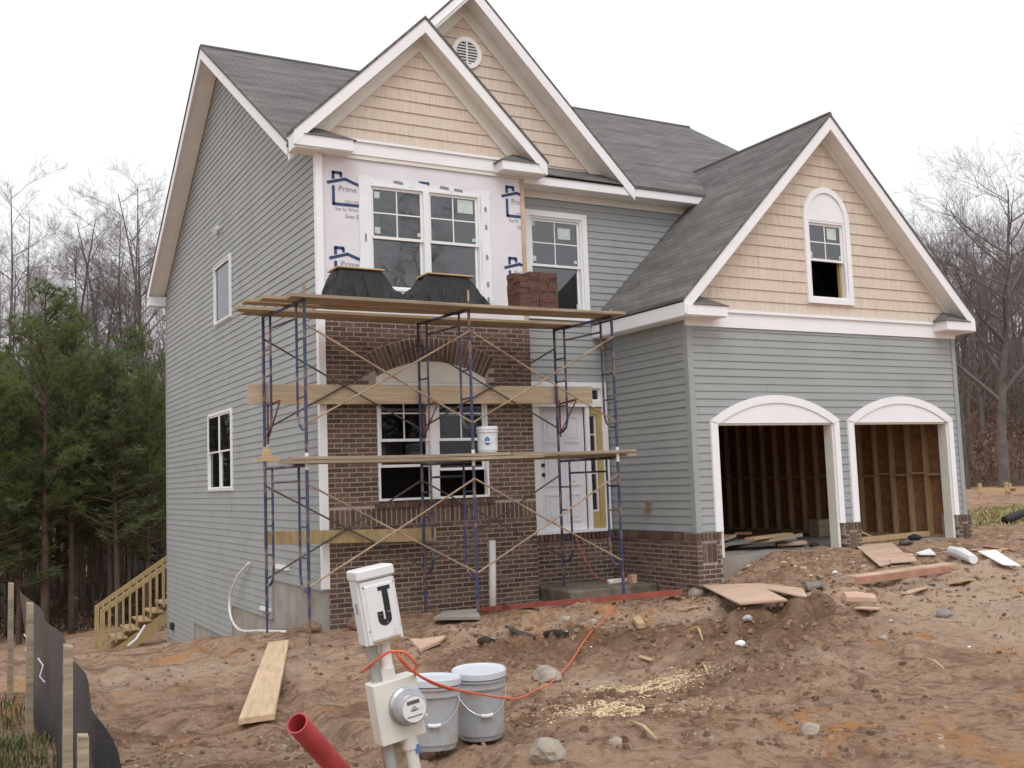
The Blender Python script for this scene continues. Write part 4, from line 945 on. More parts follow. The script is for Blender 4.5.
# ------------------------------------------------------------------ buckets
def bucket(name, label, loc, lid, body, cat='bucket', r=.148, h=.36, tilt=(0, 0), handle_rot=0, badge=False, group=None):
    e_ = empty(name, loc, label, cat, group); e_.rotation_euler = (tilt[0], tilt[1], 0)
    MB().lathe([(0, .003), (r*.86, .0), (r*.88, .012), (r*.97, h-.085), (r*1.05, h-.084), (r*1.05, h-.075), (r*.985, h-.074), (r*.99, h-.045), (r*1.06, h-.044), (r*1.06, h-.034), (r, h-.033), (r, h), (r*.96, h), (r*.94, .03), (0, .02)], 36).build('pail', body, e_, smooth=False)
    if lid: MB().lathe([(r*1.085, h-.025), (r*1.09, h+.008), (r*1.05, h+.016), (r*1.0, h+.006), (0, h+.005)], 36).build('lid', M['lid'], e_)
    pts = [(r*1.03*math.cos(a), -r*(.25 if False else .95)*math.sin(a)*.55-r*.55*math.sin(a), h-.06-.17*math.sin(a)) for a in np.linspace(0, math.pi, 15)]
    mz = Matrix.Rotation(handle_rot, 3, 'Z'); pts = [mz @ Vector(p) for p in pts]
    hd = MB().tube(pts, .0028, 5).build('wire_handle', M['chrome'], e_)
    MB().tube(pts[6:9], .011, 8).build('hand_grip', M['pvc'], hd)
    if badge:
        bd = MB(); ang = badge
        for k in range(8):
            a0 = ang-.28+.56*k/8; a1 = ang-.28+.56*(k+1)/8; s0 = .07*math.sin(math.pi*(k/8))**.5; s1 = .07*math.sin(math.pi*((k+1)/8))**.5
            rr_ = r*.965
            bd.poly([(rr_*math.cos(a0), rr_*math.sin(a0), .17-s0), (rr_*math.cos(a1), rr_*math.sin(a1), .17-s1), (rr_*math.cos(a1), rr_*math.sin(a1), .17+s1*.7), (rr_*math.cos(a0), rr_*math.sin(a0), .17+s0*.7)])
        bd.build('blue_label', M['blueprint'], e_)
    return e_
GB = 'grey pails in the foreground dirt'
p1 = at_depth(481, 736, 6.25); p2 = at_depth(433, 747, 5.85)
ca = math.atan2(CAM[1]-p1.y, CAM[0]-p1.x)
bucket('bucket', 'grey plastic pail with pale lid, the right one farther from the meter post', (p1.x, p1.y, p1.z), True, M['pail'], group=GB, handle_rot=ca+math.pi/2+.25, r=.152, h=.385, tilt=(R(1.5), R(-1)))
bucket('bucket', 'grey plastic pail with white lid partly hidden behind the electric meter', (p2.x, p2.y, p2.z), True, M['pail'], group=GB, handle_rot=ca+math.pi/2+.1, r=.150, h=.37, tilt=(R(-2), R(2)))
wp = at_y(488, 455, -1.66)
bucket('bucket', 'white pail with blue print standing on the lower scaffold deck', (wp.x, -1.66, zlp+.094), False, M['whitepail'], handle_rot=-.4, badge=math.atan2(-1, -.55), r=.15, h=.37)

# ------------------------------------------------------------------ temporary power post
dP = 4.9
topP = at_depth(371, 575, dP); botP = at_depth(408, 790, dP-.05)
zax = (topP-botP).normalized(); fwd = (Vector(CAM)-topP); fwd = (fwd-zax*fwd.dot(zax)).normalized()
fwd = Matrix.Rotation(R(20), 3, zax) @ fwd; xax = -(zax.cross(fwd))*-1; xax = fwd.cross(zax)*-1
xax = zax.cross(fwd)*-1 if (zax.cross(fwd)).dot(Vector(AX[0])) < 0 else zax.cross(fwd)
yax = zax.cross(xax)          # points away from the viewer
base = botP-zax*.25
pw = empty('power_post', label='leaning temporary power post with white breaker box lettered J and round electric meter', cat='power post', mw=Matrix(((xax.x, yax.x, zax.x, base.x), (xax.y, yax.y, zax.y, base.y), (xax.z, yax.z, zax.z, base.z), (0, 0, 0, 1))))
inv = pw.matrix_world.inverted()
def loc_px(px, py, d=dP):
    """local (x, z) of a photo point, at the depth of the boxes' front"""
    p = inv @ at_depth(px, py, d); return p.x, p.z
def pbuild(mb, name, mm, par=pw, bevel=0, smooth=False): return mb.build(name, mm, par, bevel=bevel, smooth=smooth)
jx, jz = loc_px(379, 606); mx0, mz0 = loc_px(397, 709)
sc = dP/FPX
jw, jh = .172, .345
b = MB(); b.box(jx-jw/2-.008, jx+jw/2-.008, -.005, .098, jz-jh/2, jz+jh/2); jb = pbuild(b, 'breaker_box', M['white_paint'], bevel=.006)
b = MB(); b.box(jx-jw/2, jx+jw/2, -.028, -.008, jz-jh/2+.005, jz+jh/2-.045); b.box(jx-jw/2+.015, jx+jw/2-.012, -.036, -.026, jz-jh/2+.022, jz+jh/2-.065)
lidb = b.build('box_cover', M['white_paint'], jb, bevel=.005)
b = MB(); b.box(jx-jw/2-.014, jx+jw/2+.006, -.038, .10, jz+jh/2-.038, jz+jh/2+.012); b.build('rain_hood', M['white_paint'], jb, bevel=.008)
b = MB(); b.tube([(jx-jw/2+.02, -.036, jz-jh/2+.018), (jx+jw/2-.02, -.036, jz-jh/2+.018)], .007, 6); b.build('hasp', M['galv'], jb)
# the stencilled J: slab top, stem with a stencil bridge, hook
for sx_, sz_ in ((-1, -1), (1, -1), (-1, 1), (1, 1)):
    MB().tube([(mx0+sx_*(mw_/2-.018) if False else jx+sx_*(jw/2-.012), -.030, jz+sz_*(jh/2-.07)), (jx+sx_*(jw/2-.012), -.0255, jz+sz_*(jh/2-.07))], .005, 8).build('screw', M['galv'], jb)
MB().box(jx-jw/2-.0095, jx-jw/2-.0078, .03, .06, jz-.02, jz+.03).build('knockout', M['mast'], jb)
j = MB(); yj_ = -.0375; xc, zc_ = jx+.022, jz+.005
def jq(x0, x1, z0, z1): j.box(xc+x0, xc+x1, yj_, yj_+.002, zc_+z0, zc_+z1)
jq(-.030, .032, .069, .088); jq(-.012, .018, -.030, .0685); jq(-.012, .018, -.060, -.0315)
for k in range(12):
    a0, a1 = -math.pi*k/12, -math.pi*(k+1)/12
    j.prism([(xc-.016+fx*math.cos(a), yj_, zc_-.0605+fx*math.sin(a)) for fx, a in ((.034, a0), (.034, a1), (.005, a1), (.005, a0))], (0, .002, 0))
jq(-.050, -.021, -.060, -.026)
j.build('letter_j', M['black'], lidb)
mw_, mh_ = .222, .285
b = MB(); b.box(mx0-mw_/2, mx0+mw_/2, -.012, .10, mz0-mh_/2, mz0+mh_/2); mbx = pbuild(b, 'meter_base', M['cream_paint'], bevel=.006)
mcx, mcz = loc_px(404.5, 705); T = Matrix.Rotation(math.pi/2, 3, 'X')
b = MB().lathe([(.088, 0), (.090, .022), (.078, .030), (.076, .030)], 32, (mcx, -.012, mcz), T); b.build('meter_ring', M['chrome'], mbx, smooth=False)
b = MB().lathe([(.078, .02), (.077, .075), (.070, .092), (.055, .100), (0, .102)], 32, (mcx, -.012, mcz), T); mt = b.build('meter_cover', M['glassdark'], mbx, smooth=True)
b = MB(); b.prism([(mcx+.058*math.cos(a), -.1135, mcz+.058*math.sin(a)-.004) for a in np.linspace(0, 2*math.pi, 24, endpoint=False)], (0, .006, 0)); b.build('meter_dial_plate', M['white_paint'], mbx)
b = MB(); b.box(mcx-.032, mcx+.03, -.116, -.113, mcz+.022, mcz+.038); b.box(mcx-.04, mcx+.035, -.116, -.113, mcz-.035, mcz-.031); b.box(mcx-.02, mcx+.02, -.116, -.113, mcz-.008, mcz-.004); b.build('meter_dials', M['shirt'], mbx)
b = MB().tube([(mx0+mw_/2, .03, mz0-.07), (mx0+mw_/2+.035, .03, mz0-.07)], .009, 6); b.build('knockout_bolt', M['pvc'], mbx)
px_ = (jx-.045); b = MB(); b.tube([(jx-.052, .055, 0), (jx-.052, .055, jz-jh/2+.02)], .028, 12); pbuild(b, 'steel_mast', M['mast'])
b = MB(); b.tube([(mx0-.012, .03, mz0+mh_/2-.01), (jx+.015, .05, jz-jh/2+.01)], [.030, .022], 14); b.tube([(mx0-.012, .03, mz0+mh_/2-.01), (mx0-.012, .03, mz0+mh_/2+.055)], .034, 14); pbuild(b, 'upper_conduit', M['pvc'])
b = MB(); b.tube([(mx0+.035, .02, mz0-mh_/2+.01), (mx0+.035, .02, mz0-mh_/2-.05)], .037, 14); b.tube([(mx0+.035, .02, mz0-mh_/2), (mx0+.04, .02, -.2)], .029, 14); lc = pbuild(b, 'lower_conduit', M['cream_paint'])
b = MB(); b.box(mx0+.045, mx0+.066, -.014, -.009, mz0-mh_/2-.075, mz0-mh_/2-.035); b.build('blue_mark', M['blueprint'], lc)
b = MB(); b.box(mx0-.075, mx0+.0, .05, .13, -.2, mz0); pbuild(b, 'timber_post', M['old_lumber'])

# ------------------------------------------------------------------ things on the ground
def lying(name, label, cat, a, b, w, t, mm, group=None, lift=.01, **k):
    a, b = Vector(a), Vector(b); a.z += lift; b.z += lift; return board(name, label, cat, a, b, w, t, mm, group, **k)
ga, gb = G(257, 727), G(279, 647)
lying('loose_plank', 'broad pale plank lying on the dirt left of the power post', 'plank', ga, gb, .26, .042, M['newlumber'], lift=.035, roll=R(-4))
def tube_thing(name, label, cat, pts, r, mm, n=10, smooth=True, group=None, inner=None):
    o0 = Vector(pts[0]); mb = MB()
    mb.tube([Vector(p)-o0 for p in pts], r, n, cap=inner is None)
    o = mb.build(name, mm, None, smooth=smooth, loc=o0); tag(o, label, cat, group)
    return o
# red pipe end sticking out of the ground
pa = at_depth(297, 723, 4.55); pb2 = at_depth(356, 790, 5.0)
dirp = (pa-pb2).normalized(); rp = empty('drain_pipe', pb2, 'open ended red plastic pipe sticking out of the dirt at the bottom', 'pipe')
ax = dirp; aa = ax.orthogonal().normalized(); bb2 = ax.cross(aa); Lp = (pa-pb2).length+.3; T = Matrix((( aa.x, bb2.x, ax.x), (aa.y, bb2.y, ax.y), (aa.z, bb2.z, ax.z)))
mb = MB().lathe([(.049, -.9), (.049, Lp-.3), (.042, Lp-.3), (.042, Lp-.55)], 24, (0, 0, 0), T); mb.build('pipe_wall', M['redpvc'], rp, smooth=False)
mb = MB().lathe([(.042, Lp-.55), (.0, Lp-.55)], 24, (0, 0, 0), T); mb.build('pipe_bore', M['redin'], rp)
# white pvc stub by the brick
pv = Vector((2.55, -.36, .03)); mb = MB(); mb.tube([(0, 0, -.2), (.035, .0, 1.06)], .055, 16); o = mb.build('pvc_pipe', M['pvc'], None, loc=pv, smooth=True); tag(o, 'upright white plastic pipe standing before the dark brick wall', 'pipe')
# red steel lintel
la, lb_ = G(484, 614), G(684, 600); la.z += .04; lb_.z += .07
d_ = (lb_-la); xx = d_.normalized(); yy_ = Vector((0, 0, 1)).cross(xx).normalized(); mb = MB()
mb.box(0, d_.length, -.05, -.04, 0, .06); mb.box(0, d_.length, -.04, .06, 0, .01); mb.box(0, d_.length, -.05, .04, .0602, .068)
zz_ = xx.cross(yy_); o = mb.build('steel_lintel', M['red_steel'], None)
o.matrix_world = Matrix(((xx.x, yy_.x, zz_.x, la.x), (xx.y, yy_.y, zz_.y, la.y), (xx.z, yy_.z, zz_.z, la.z), (0, 0, 0, 1))); tag(o, 'long red painted steel lintel lying before the entry footing', 'lintel')
# extension cord
cpts = [at_depth(362, 672, 4.93), at_depth(374, 662, 4.86), at_depth(392, 651, 4.82), at_depth(402, 660, 4.8), at_depth(420, 676, 4.95), at_depth(450, 688, 5.3), at_depth(485, 695, 5.7), at_depth(505, 698, 5.95), at_depth(520, 698, 6.35)]
for px, py in ((536, 696), (549, 690), (562, 678), (573, 664), (583, 648), (592, 636), (606, 622), (616, 609), (621, 600)):
    p = G(px, py); p.z += .045; cpts.append(p)
cpts += [Vector((4.75, -1.03, .40)), Vector((4.66, -.6, .34)), Vector((4.62, -.1, .40)), Vector((4.55, .30, .95)), Vector((4.55, .36, 1.12))]
def smooth_path(P, n=6):
    out = []
    for i in range(len(P)-1):
        p0, p1, p2, p3 = P[max(i-1, 0)], P[i], P[i+1], P[min(i+2, len(P)-1)]
        for k in range(n):
            t = k/n; out.append(.5*((2*p1)+(p2-p0)*t+(2*p0-5*p1+4*p2-p3)*t*t+(3*p1-p0-3*p2+p3)*t**3))
    return out+[P[-1]]
tube_thing('extension_cord', 'orange extension cord running from the power post across the dirt to the door', 'cord', smooth_path(cpts), .0062, M['orange'], 7)
c2 = [at_depth(392, 652, 4.80), at_depth(404, 652, 4.78), at_depth(416, 664, 4.82), at_depth(412, 670, 4.84), at_depth(398, 656, 4.8), at_depth(408, 668, 4.86), at_depth(432, 683, 5.1), at_depth(452, 690, 5.35)]
tube_thing('extension_cord', 'second loop of orange cord bunched under the breaker box', 'cord', smooth_path(c2), .0062, M['orange'], 7)
# white hose at the left wall
hp = [at_x(249, 563, -.06), at_x(237, 578, -.12), at_x(230, 598, -.15), at_x(231, 617, -.2), at_x(240, 630, -.35)]
q = G(262, 633); q.z += .03; hp.append(q); q = G(285, 634); q.z += .03; hp.append(q)
tube_thing('white_hose', 'white flexible tube curling out of the left siding wall to the dirt', 'hose', smooth_path(hp), .022, M['pvc'], 8)

def sheet(name, label, cat, pix, mm, th=.014, lift=.03, group=None, curl=0):
    """flat sheet whose corners lie on the ground"""
    P = [G(*p) for p in pix]; c_ = sum(P, Vector())/len(P)
    # best plane, kept clear of the ground
    Amat = np.array([[p.x-c_.x, p.y-c_.y, 1] for p in P]); sol = np.linalg.lstsq(Amat, np.array([p.z for p in P]), rcond=None)[0]
    pts = [Vector((p.x-c_.x, p.y-c_.y, sol[0]*(p.x-c_.x)+sol[1]*(p.y-c_.y)+sol[2]-c_.z+lift+curl*((i % 2)*1.0))) for i, p in enumerate(P)]
    mb = MB().prism([p for p in pts], (0, 0, th)); o = mb.build(name, mm, None, loc=c_); return tag(o, label, cat, group)
sheet('plywood_sheet', 'L shaped pinkish plywood offcut on the dirt by the brick garage corner', 'plywood', [(701, 586), (760, 589), (803, 592), (808, 597), (766, 598), (788, 607), (740, 613)], M['ply'], .016, .045)
sheet('plywood_sheet', 'square tan plywood sheet lying before the right garage opening', 'plywood', [(856, 549), (892, 546), (912, 563), (880, 570)], M['ply'], .014, .045)
sheet('plywood_offcut', 'small tan offcut beside the square plywood sheet', 'plywood', [(890, 563), (914, 560), (918, 565), (892, 567)], M['ply'], .012, .05)
la, lb_ = G(853, 584), G(950, 570)
lying('red_board', 'long red edged board lying in the dirt before the right garage opening', 'board', la, lb_, .22, .05, M['ply'], lift=.05)
la2, lb2 = G(856, 586), G(950, 573); lying('red_strip', 'thin red painted strip lying along the long board', 'board', la2, lb2, .03, .09, M['redwood'], lift=.01)
sheet('plastic_sheet', 'bright white bent plastic sheet on the dirt at the right edge', 'plastic sheet', [(978, 556), (996, 556), (1021, 571), (1003, 571)], M['paper'], .012, .06, curl=.02)
sheet('white_scrap', 'flat white scrap of board between the plywood sheet and the white roll', 'scrap', [(916, 556), (930, 553), (936, 558), (920, 560)], M['paper'], .02, .05)
sheet('concrete_piece', 'pale slab of broken concrete at the foot of the brick bay', 'concrete slab', [(434, 624), (444, 615), (478, 615), (480, 622)], M['concrete'], .04, .04)
sheet('concrete_piece', 'tan flat stone slab behind the letter box on the dirt', 'stone slab', [(410, 645), (424, 640), (446, 640), (440, 647), (420, 654)], M['ply'], .03, .02)
sheet('felt_piece', 'crumpled dark grey plastic film on the dirt below the red lintel', 'plastic film', [(505, 627), (516, 625), (530, 632), (536, 639), (524, 637)], M['silt'], .01, -.01)
sheet('wood_block', 'short yellow cut block of wood lying alone in the dirt before the entry', 'wood block', [(633, 623), (640, 622), (645, 629), (638, 632)], M['lumber'], .05, .02)
sheet('grey_offcut', 'flat dark grey offcut beside the L shaped plywood', 'scrap', [(806, 586), (822, 584), (825, 590), (808, 592)], M['board_grey'], .03, .02)
for k, (a, b_, w, mm, lb) in enumerate((((905, 596), (925, 590), .09, 'ply', 'small tan board scrap below the long red edged board'), ((950, 586), (972, 582), .12, 'lumber', 'pale board scrap right of the long red edged board'), ((872, 560), (893, 556), .06, 'lumber', 'thin lath lying over the square plywood sheet'),
        ((742, 571), (762, 566), .05, 'old_lumber', 'thin dark stick of wood on the dirt ramp before the left garage'), ((985, 548), (1015, 552), .10, 'redwood', 'reddish board scrap at the right edge behind the white panel'), ((858, 611), (880, 612), .10, 'ply', 'flat tan scrap in front of the crumpled roll'), ((680, 612), (700, 609), .06, 'lumber', 'thin pale wood strip left of the L shaped plywood'), ((640, 660), (652, 664), .04, 'lumber', 'small wood chip strip on the mound behind the sawdust'))):
    lying('wood_scrap', lb, 'scrap wood', G(*a), G(*b_), w, .02, M[mm], lift=.02)
rw = random.Random(61)
for k in range(26):
    x, y = rw.uniform(5.6, 13.0), rw.uniform(-5.4, -2.5); a_ = rw.uniform(0, 6.28); l = rw.uniform(.12, .5)
    lying('wood_scrap', 'small splintered wood scrap in the litter before the garage', 'scrap wood', (x, y, tz(x, y)), (x+l*math.cos(a_), y+l*math.sin(a_), tz(x+l*math.cos(a_), y+l*math.sin(a_))), rw.uniform(.03, .13), .018, M[rw.choice(['ply', 'lumber', 'old_lumber', 'redwood', 'board_grey'])], 'wood scraps before the garage', lift=.012)
a = G(952, 557); b_ = G(974, 566); a.z += .09; b_.z += .09
tube_thing('white_roll', 'roll of white plastic lying near the right garage pier', 'roll', [a, a.lerp(b_, .5)+Vector((0, 0, .02)), b_], [.075, .085, .062], M['paper'], 9, smooth=False)
a = G(844, 603); b_ = G(874, 603); a.z += .05; b_.z += .04
tube_thing('paper_roll', 'crumpled pinkish roll lying in the dirt below the long board', 'roll', [a, a.lerp(b_, .4), b_], [.065, .08, .055], M['ply'], 9, smooth=False)
a = G(980, 520); b_ = G(1030, 520); a.z += .1; b_.z += .1; a = G(1006, 524); b_ = G(1040, 517); a.z += .08; b_.z += .25
tube_thing('black_pipe', 'black corrugated drain pipe at the right edge of the yard', 'pipe', [a, a.lerp(b_, .5), b_], .09, M['blackpipe'], 12)
for k, (px, py, ln) in enumerate(((486, 644, .22), (556, 637, .36))):
    a = G(px-ln*28, py); b_ = G(px+ln*28, py+1); o0 = a.copy(); mb = MB(); d_ = b_-a; mb.tube([Vector((0, 0, .03)), d_*.5+Vector((0, 0, .05)), d_+Vector((0, 0, .03))], .032, 10)
    e_ = mb.build('drain_pipe_piece', M['blackpipe'], None, loc=o0); tag(e_, ('short' if k == 0 else 'longer')+' piece of black pipe with white dots half buried in the mound', 'pipe')
    dd = MB(); nn = int(ln*22)
    for i in range(nn):
        q = d_*((i+.5)/nn); dn_ = (Vector(CAM)-o0).normalized()
        dd.box(q.x-.012, q.x+.012, q.y-.042, q.y-.03, q.z+.045, q.z+.068)
    dd.build('white_dots', M['paper'], e_)
# things on the footing
a = Vector((4.58, -.55, .31)); tube_thing('pvc_offcut', 'short white pipe offcut lying on the entry footing', 'pipe', [a, a+Vector((.36, .02, .0))], .045, M['pvc'], 12)
sheet2 = MB(); sheet2.box(-.05, .05, -.06, .06, 0, .13); o = sheet2.build('wood_block', M['ply'], None, loc=(5.02, -.6, .27)); tag(o, 'upright wooden block on the entry footing beside the pipe offcut', 'wood block')

def rock(name, label, loc, r, seed, mm, cat='rock', squash=.7, group=None, sub=3):
    bm = bmesh.new(); bmesh.ops.create_icosphere(bm, subdivisions=sub, radius=1); rs = np.random.RandomState(seed); D = rs.normal(size=(9, 3)); D /= np.linalg.norm(D, axis=1)[:, None]; cut = rs.uniform(.62, .92, 9)
    for v in bm.verts:
        p = np.array(v.co)
        for dd, cc in zip(D, cut):
            k = p @ dd
            if k > cc: p = p-dd*(k-cc)*.85
        p = p*(1+.03*rs.normal()); v.co = Vector((p[0]*r, p[1]*r*.9, p[2]*r*squash))
    me_ = bpy.data.meshes.new(name); bm.to_mesh(me_); bm.free(); me_.materials.append(mm)
    o = bpy.data.objects.new(name, me_); COL.objects.link(o); o.location = loc; return tag(o, label, cat, group)
for k, (px, py, r, lb, mm) in enumerate(((548, 757, .105, 'pale rounded rock at the bottom edge in front of the pails', 'stone'), (697, 596, .15, 'grey stone between the red lintel and the plywood offcut', 'stone'),
        (547, 680, .13, 'tan rock on the dirt right of the pails, behind the orange cord', 'stone'), (593, 624, .06, 'small pinkish stone under the red lintel', 'stone'), (566, 621, .07, 'small stone at the left below the red lintel', 'stone'),
        (811, 733, .06, 'flat stone half sunk in the dirt at the lower right', 'stone'), (945, 617, .09, 'dark jagged stone at the right middle of the dirt', 'board_grey'), (884, 640, .05, 'small pale stone alone on the right dirt', 'stone'),
        (616, 745, .045, 'small round pebble on the mound at the bottom middle', 'stone'), (740, 645, .05, 'white crumpled scrap beside the dirt mound', 'paper'), (800, 595, .05, 'white crumpled scrap at the tip of the L shaped plywood', 'paper'),
        (360, 628, .2, 'clay lump against the brick at the left front corner', 'clod'), (310, 632, .16, 'clay lump at the foot of the left scaffold leg', 'clod'), (835, 573, .04, 'white crumb of foam before the left garage opening', 'paper'), (748, 620, .05, 'grey crumpled foil under the plywood offcut', 'pail'))):
    p = G(px, py); rock('rock' if mm in ('stone', 'board_grey', 'clod') else 'scrap', lb, (p.x, p.y, p.z+r*.25), r, 20+k, M[mm], 'rock' if mm in ('stone', 'board_grey', 'clod') else 'scrap')
# twigs
for k, (a, b_) in enumerate((((632, 727), (657, 747)), ((703, 668), (708, 680)), ((697, 630), (703, 645)), ((925, 662), (945, 675)))):
    p, q = G(*a), G(*b_); p.z += .03; q.z += .04
    tube_thing('stick', ['bent dry stick on the mound at the bottom middle', 'short pale stick on the right dirt mound', 'short stick behind the dirt mound', 'curved pale root on the right dirt'][k], 'stick', [p, p.lerp(q, .5)+Vector((0, 0, .02)), q], [.010, .012, .006], M['straw'], 6)
# boards inside the left garage opening
for k, (a, b_, w, mm, lb) in enumerate((((6.2, -1.2), (8.5, 0.4), .25, 'old_lumber', 'grey plank on top of the debris pile in the left garage opening'), ((6.0, -.6), (8.1, -1.0), .5, 'board_grey', 'dark board at the bottom of the debris pile in the left garage opening'),
        ((7.3, -1.0), (7.9, -1.55), .2, 'old_lumber', 'plank end pointing out of the left garage opening'), ((7.9, -.9), (8.3, -1.2), .4, 'ply', 'tan board scrap right of the debris pile in the left garage'), ((6.6, .2), (8.0, 1.2), .6, 'pail', 'pale sheet lying back in the left garage'))):
    board('debris_board', lb, 'board', (*a, FLZ+.02+.06*(k != 3)), (*b_, FLZ+.05+.08*(k % 3)), w, .05, M[mm])
for k, (a, b_, w, mm, lb) in enumerate((((5.98, -1.25), (7.0, -.7), .3, 'old_lumber', 'short grey board against the left jamb inside the left garage opening'), ((6.9, -1.35), (8.2, -.9), .18, 'stud', 'tan stud lying across the debris in the left garage opening'), ((7.6, -.4), (8.35, .5), .3, 'osb', 'brown panel scrap at the right of the debris in the left garage'))):
    board('debris_board', lb, 'board', (*a, FLZ+.16+.03*k), (*b_, FLZ+.22-.03*k), w, .045, M[mm])
bx2 = MB(); bx2.box(-.55, .55, -.14, .14, 0, .34); o = bx2.build('lumber_stack', M['old_lumber'], None, loc=(10.85, .6, FLZ), bevel=.01); tag(o, 'low stack of lumber against the studs in the right garage opening', 'lumber stack')
board('debris_board', 'long board lying across the threshold of the right garage opening', 'board', (9.1, -1.5, FLZ+.01), (11.2, -1.35, FLZ+.02), .14, .09, M['stud'])
board('debris_board', 'board leaning low at the left side of the right garage opening', 'board', (9.0, -1.55, FLZ+.28), (9.9, -1.2, FLZ+.05), .09, .04, M['stud'])
rock('debris_lump', 'dark crumpled rag on the sill of the right garage opening', (10.4, -1.75, FLZ+.05), .13, 77, M['felt'], 'rag', .5)
rock('debris_lump', 'dark bottle shaped lump on the floor of the left garage opening', (8.1, -1.6, FLZ+.05), .09, 79, M['felt'], 'debris', .6)
rock('debris_lump', 'dark tangled rubbish behind the square plywood sheet', tuple(G(905, 545)+Vector((0, 0, .04))), .15, 78, M['shirt'], 'rubbish', .5)

# ------------------------------------------------------------------ silt fence at the left
sf = empty('silt_fence', (-4.4, -7, .3), 'black fabric silt fence on wooden stakes at the left edge', 'fence')
O2 = Vector((-4.4, -7, .3))
stk = [(at_depth(11, 583, 8.8), .96, .048), (at_depth(30, 603, 7.4), .98, .052), (at_depth(68, 645, 4.9), 1.0, .046), (at_depth(83, 735, 4.45), .7, .05)]
for p, h, w in stk:
    g = tz(p.x, p.y); mb = MB(); q = p-O2
    mb.hexa([(q.x-w/2, q.y-w/2, g-O2.z-.2), (q.x+w/2, q.y-w/2, g-O2.z-.2), (q.x+w/2, q.y+w/2, g-O2.z-.2), (q.x-w/2, q.y+w/2, g-O2.z-.2), (q.x-w*.42, q.y-w/2, q.z), (q.x+w*.42, q.y-w/2, q.z-.01), (q.x+w*.42, q.y+w/2, q.z), (q.x-w*.42, q.y+w/2, q.z+.005)])
    mb.build('stake', M['old_lumber'], sf)
mb = MB(); top = [at_depth(13, 588, 8.9), at_depth(33, 612, 7.5), at_depth(50, 634, 6.4), at_depth(68, 668, 5.35), at_depth(86, 716, 4.85), at_depth(118, 790, 4.5)]
top = smooth_path(top, 6); nz = 8
for i, p in enumerate(top):
    g = tz(p.x, p.y)-.1
    for k in range(nz+1):
        f_ = k/nz; z = g+(p.z-g)*f_; mb.v.append((p.x+.05+.05*math.sin(i*.9+f_*3)*(1-f_*.6)+.05*(1-f_)+(1-f_)*(.014*math.sin(f_*9+i*.8)+.012*math.sin(f_*6-i*1.1))-O2.x, p.y-O2.y, z-O2.z))
for i in range(len(top)-1):
    for k in range(nz): q = i*(nz+1)+k; mb.f.append((q, q+nz+1, q+nz+2, q+1))
mb.build('fabric', M['silt'], sf, smooth=True)
for (px, py, d) in ((24, 634, 8.0), (38, 658, 7.0)):
    p = at_depth(px, py, d)-O2; t = MB(); t.tube([p, p+Vector((.03, -.02, -.05)), p+Vector((.01, -.02, -.12)), p+Vector((.04, -.03, -.16))], .005, 5); t.build('tie_string', M['paper'], sf)

# ------------------------------------------------------------------ back stairs
sx = empty('wooden_stairs', (-.7, 12.6, -1.8), 'yellow treated timber stairs with railing behind the far left house corner', 'stairs')
O3 = Vector((-.7, 12.6, -1.8))
A0 = at_y(101, 609, 12.4); A1 = at_y(166, 563, 12.4); sl_k = (A1.z-A0.z)/(A1.x-A0.x); zt0 = tz(-2.2, 12.5)
x0s = A0.x+.0
for yb in (12.35, 13.35):
    mb = MB(); P = lambda x, z: (x-O3.x, yb-O3.y, z-O3.z)
    mb.prism([P(x0s, A0.z), P(x0s+3.2, A0.z+3.2*sl_k), P(x0s+3.2, A0.z+3.2*sl_k-.14), P(x0s, A0.z-.14)], (0, .04, 0)); mb.build('hand_rail', M['yellow_lumber'], sx)
    mb = MB(); mb.prism([P(x0s+.25, A0.z-1.0), P(x0s+3.2, A0.z+2.95*sl_k-1.0), P(x0s+3.2, A0.z+2.95*sl_k-1.28), P(x0s+.45, A0.z-1.22)], (0, .04, 0)); mb.build('stringer', M['yellow_lumber'], sx)
    for k in range(18):
        x = x0s+.15+k*.16; z = A0.z+(x-x0s)*sl_k
        mb = MB(); mb.box(x-O3.x, x-O3.x+.045, yb-O3.y-.035, yb-O3.y-.001, z-1.02-O3.z, z-.04-O3.z); mb.build('baluster', M['yellow_lumber'], sx)
    mb = MB(); mb.box(x0s-O3.x-.02, x0s-O3.x+.08, yb-O3.y-.04, yb-O3.y+.06, zt0-.3-O3.z, A0.z-O3.z); mb.build('newel_post', M['yellow_lumber'], sx)
for k in range(9):
    x = x0s+.3+k*.28; z = A0.z-.95+(x-x0s)*sl_k; mb = MB(); mb.box(x-O3.x, x-O3.x+.3, -.28, .80, z-O3.z, z-O3.z+.04); mb.build('tread', M['lumber'], sx)
p = G(128, 648); p.z += .05; tube_thing('white_downspout_elbow', 'white curled plastic scrap before the back stairs', 'scrap', [p, p+Vector((.2, .1, .12)), p+Vector((.42, .2, .42))], [.035, .03, .025], M['paper'], 8)

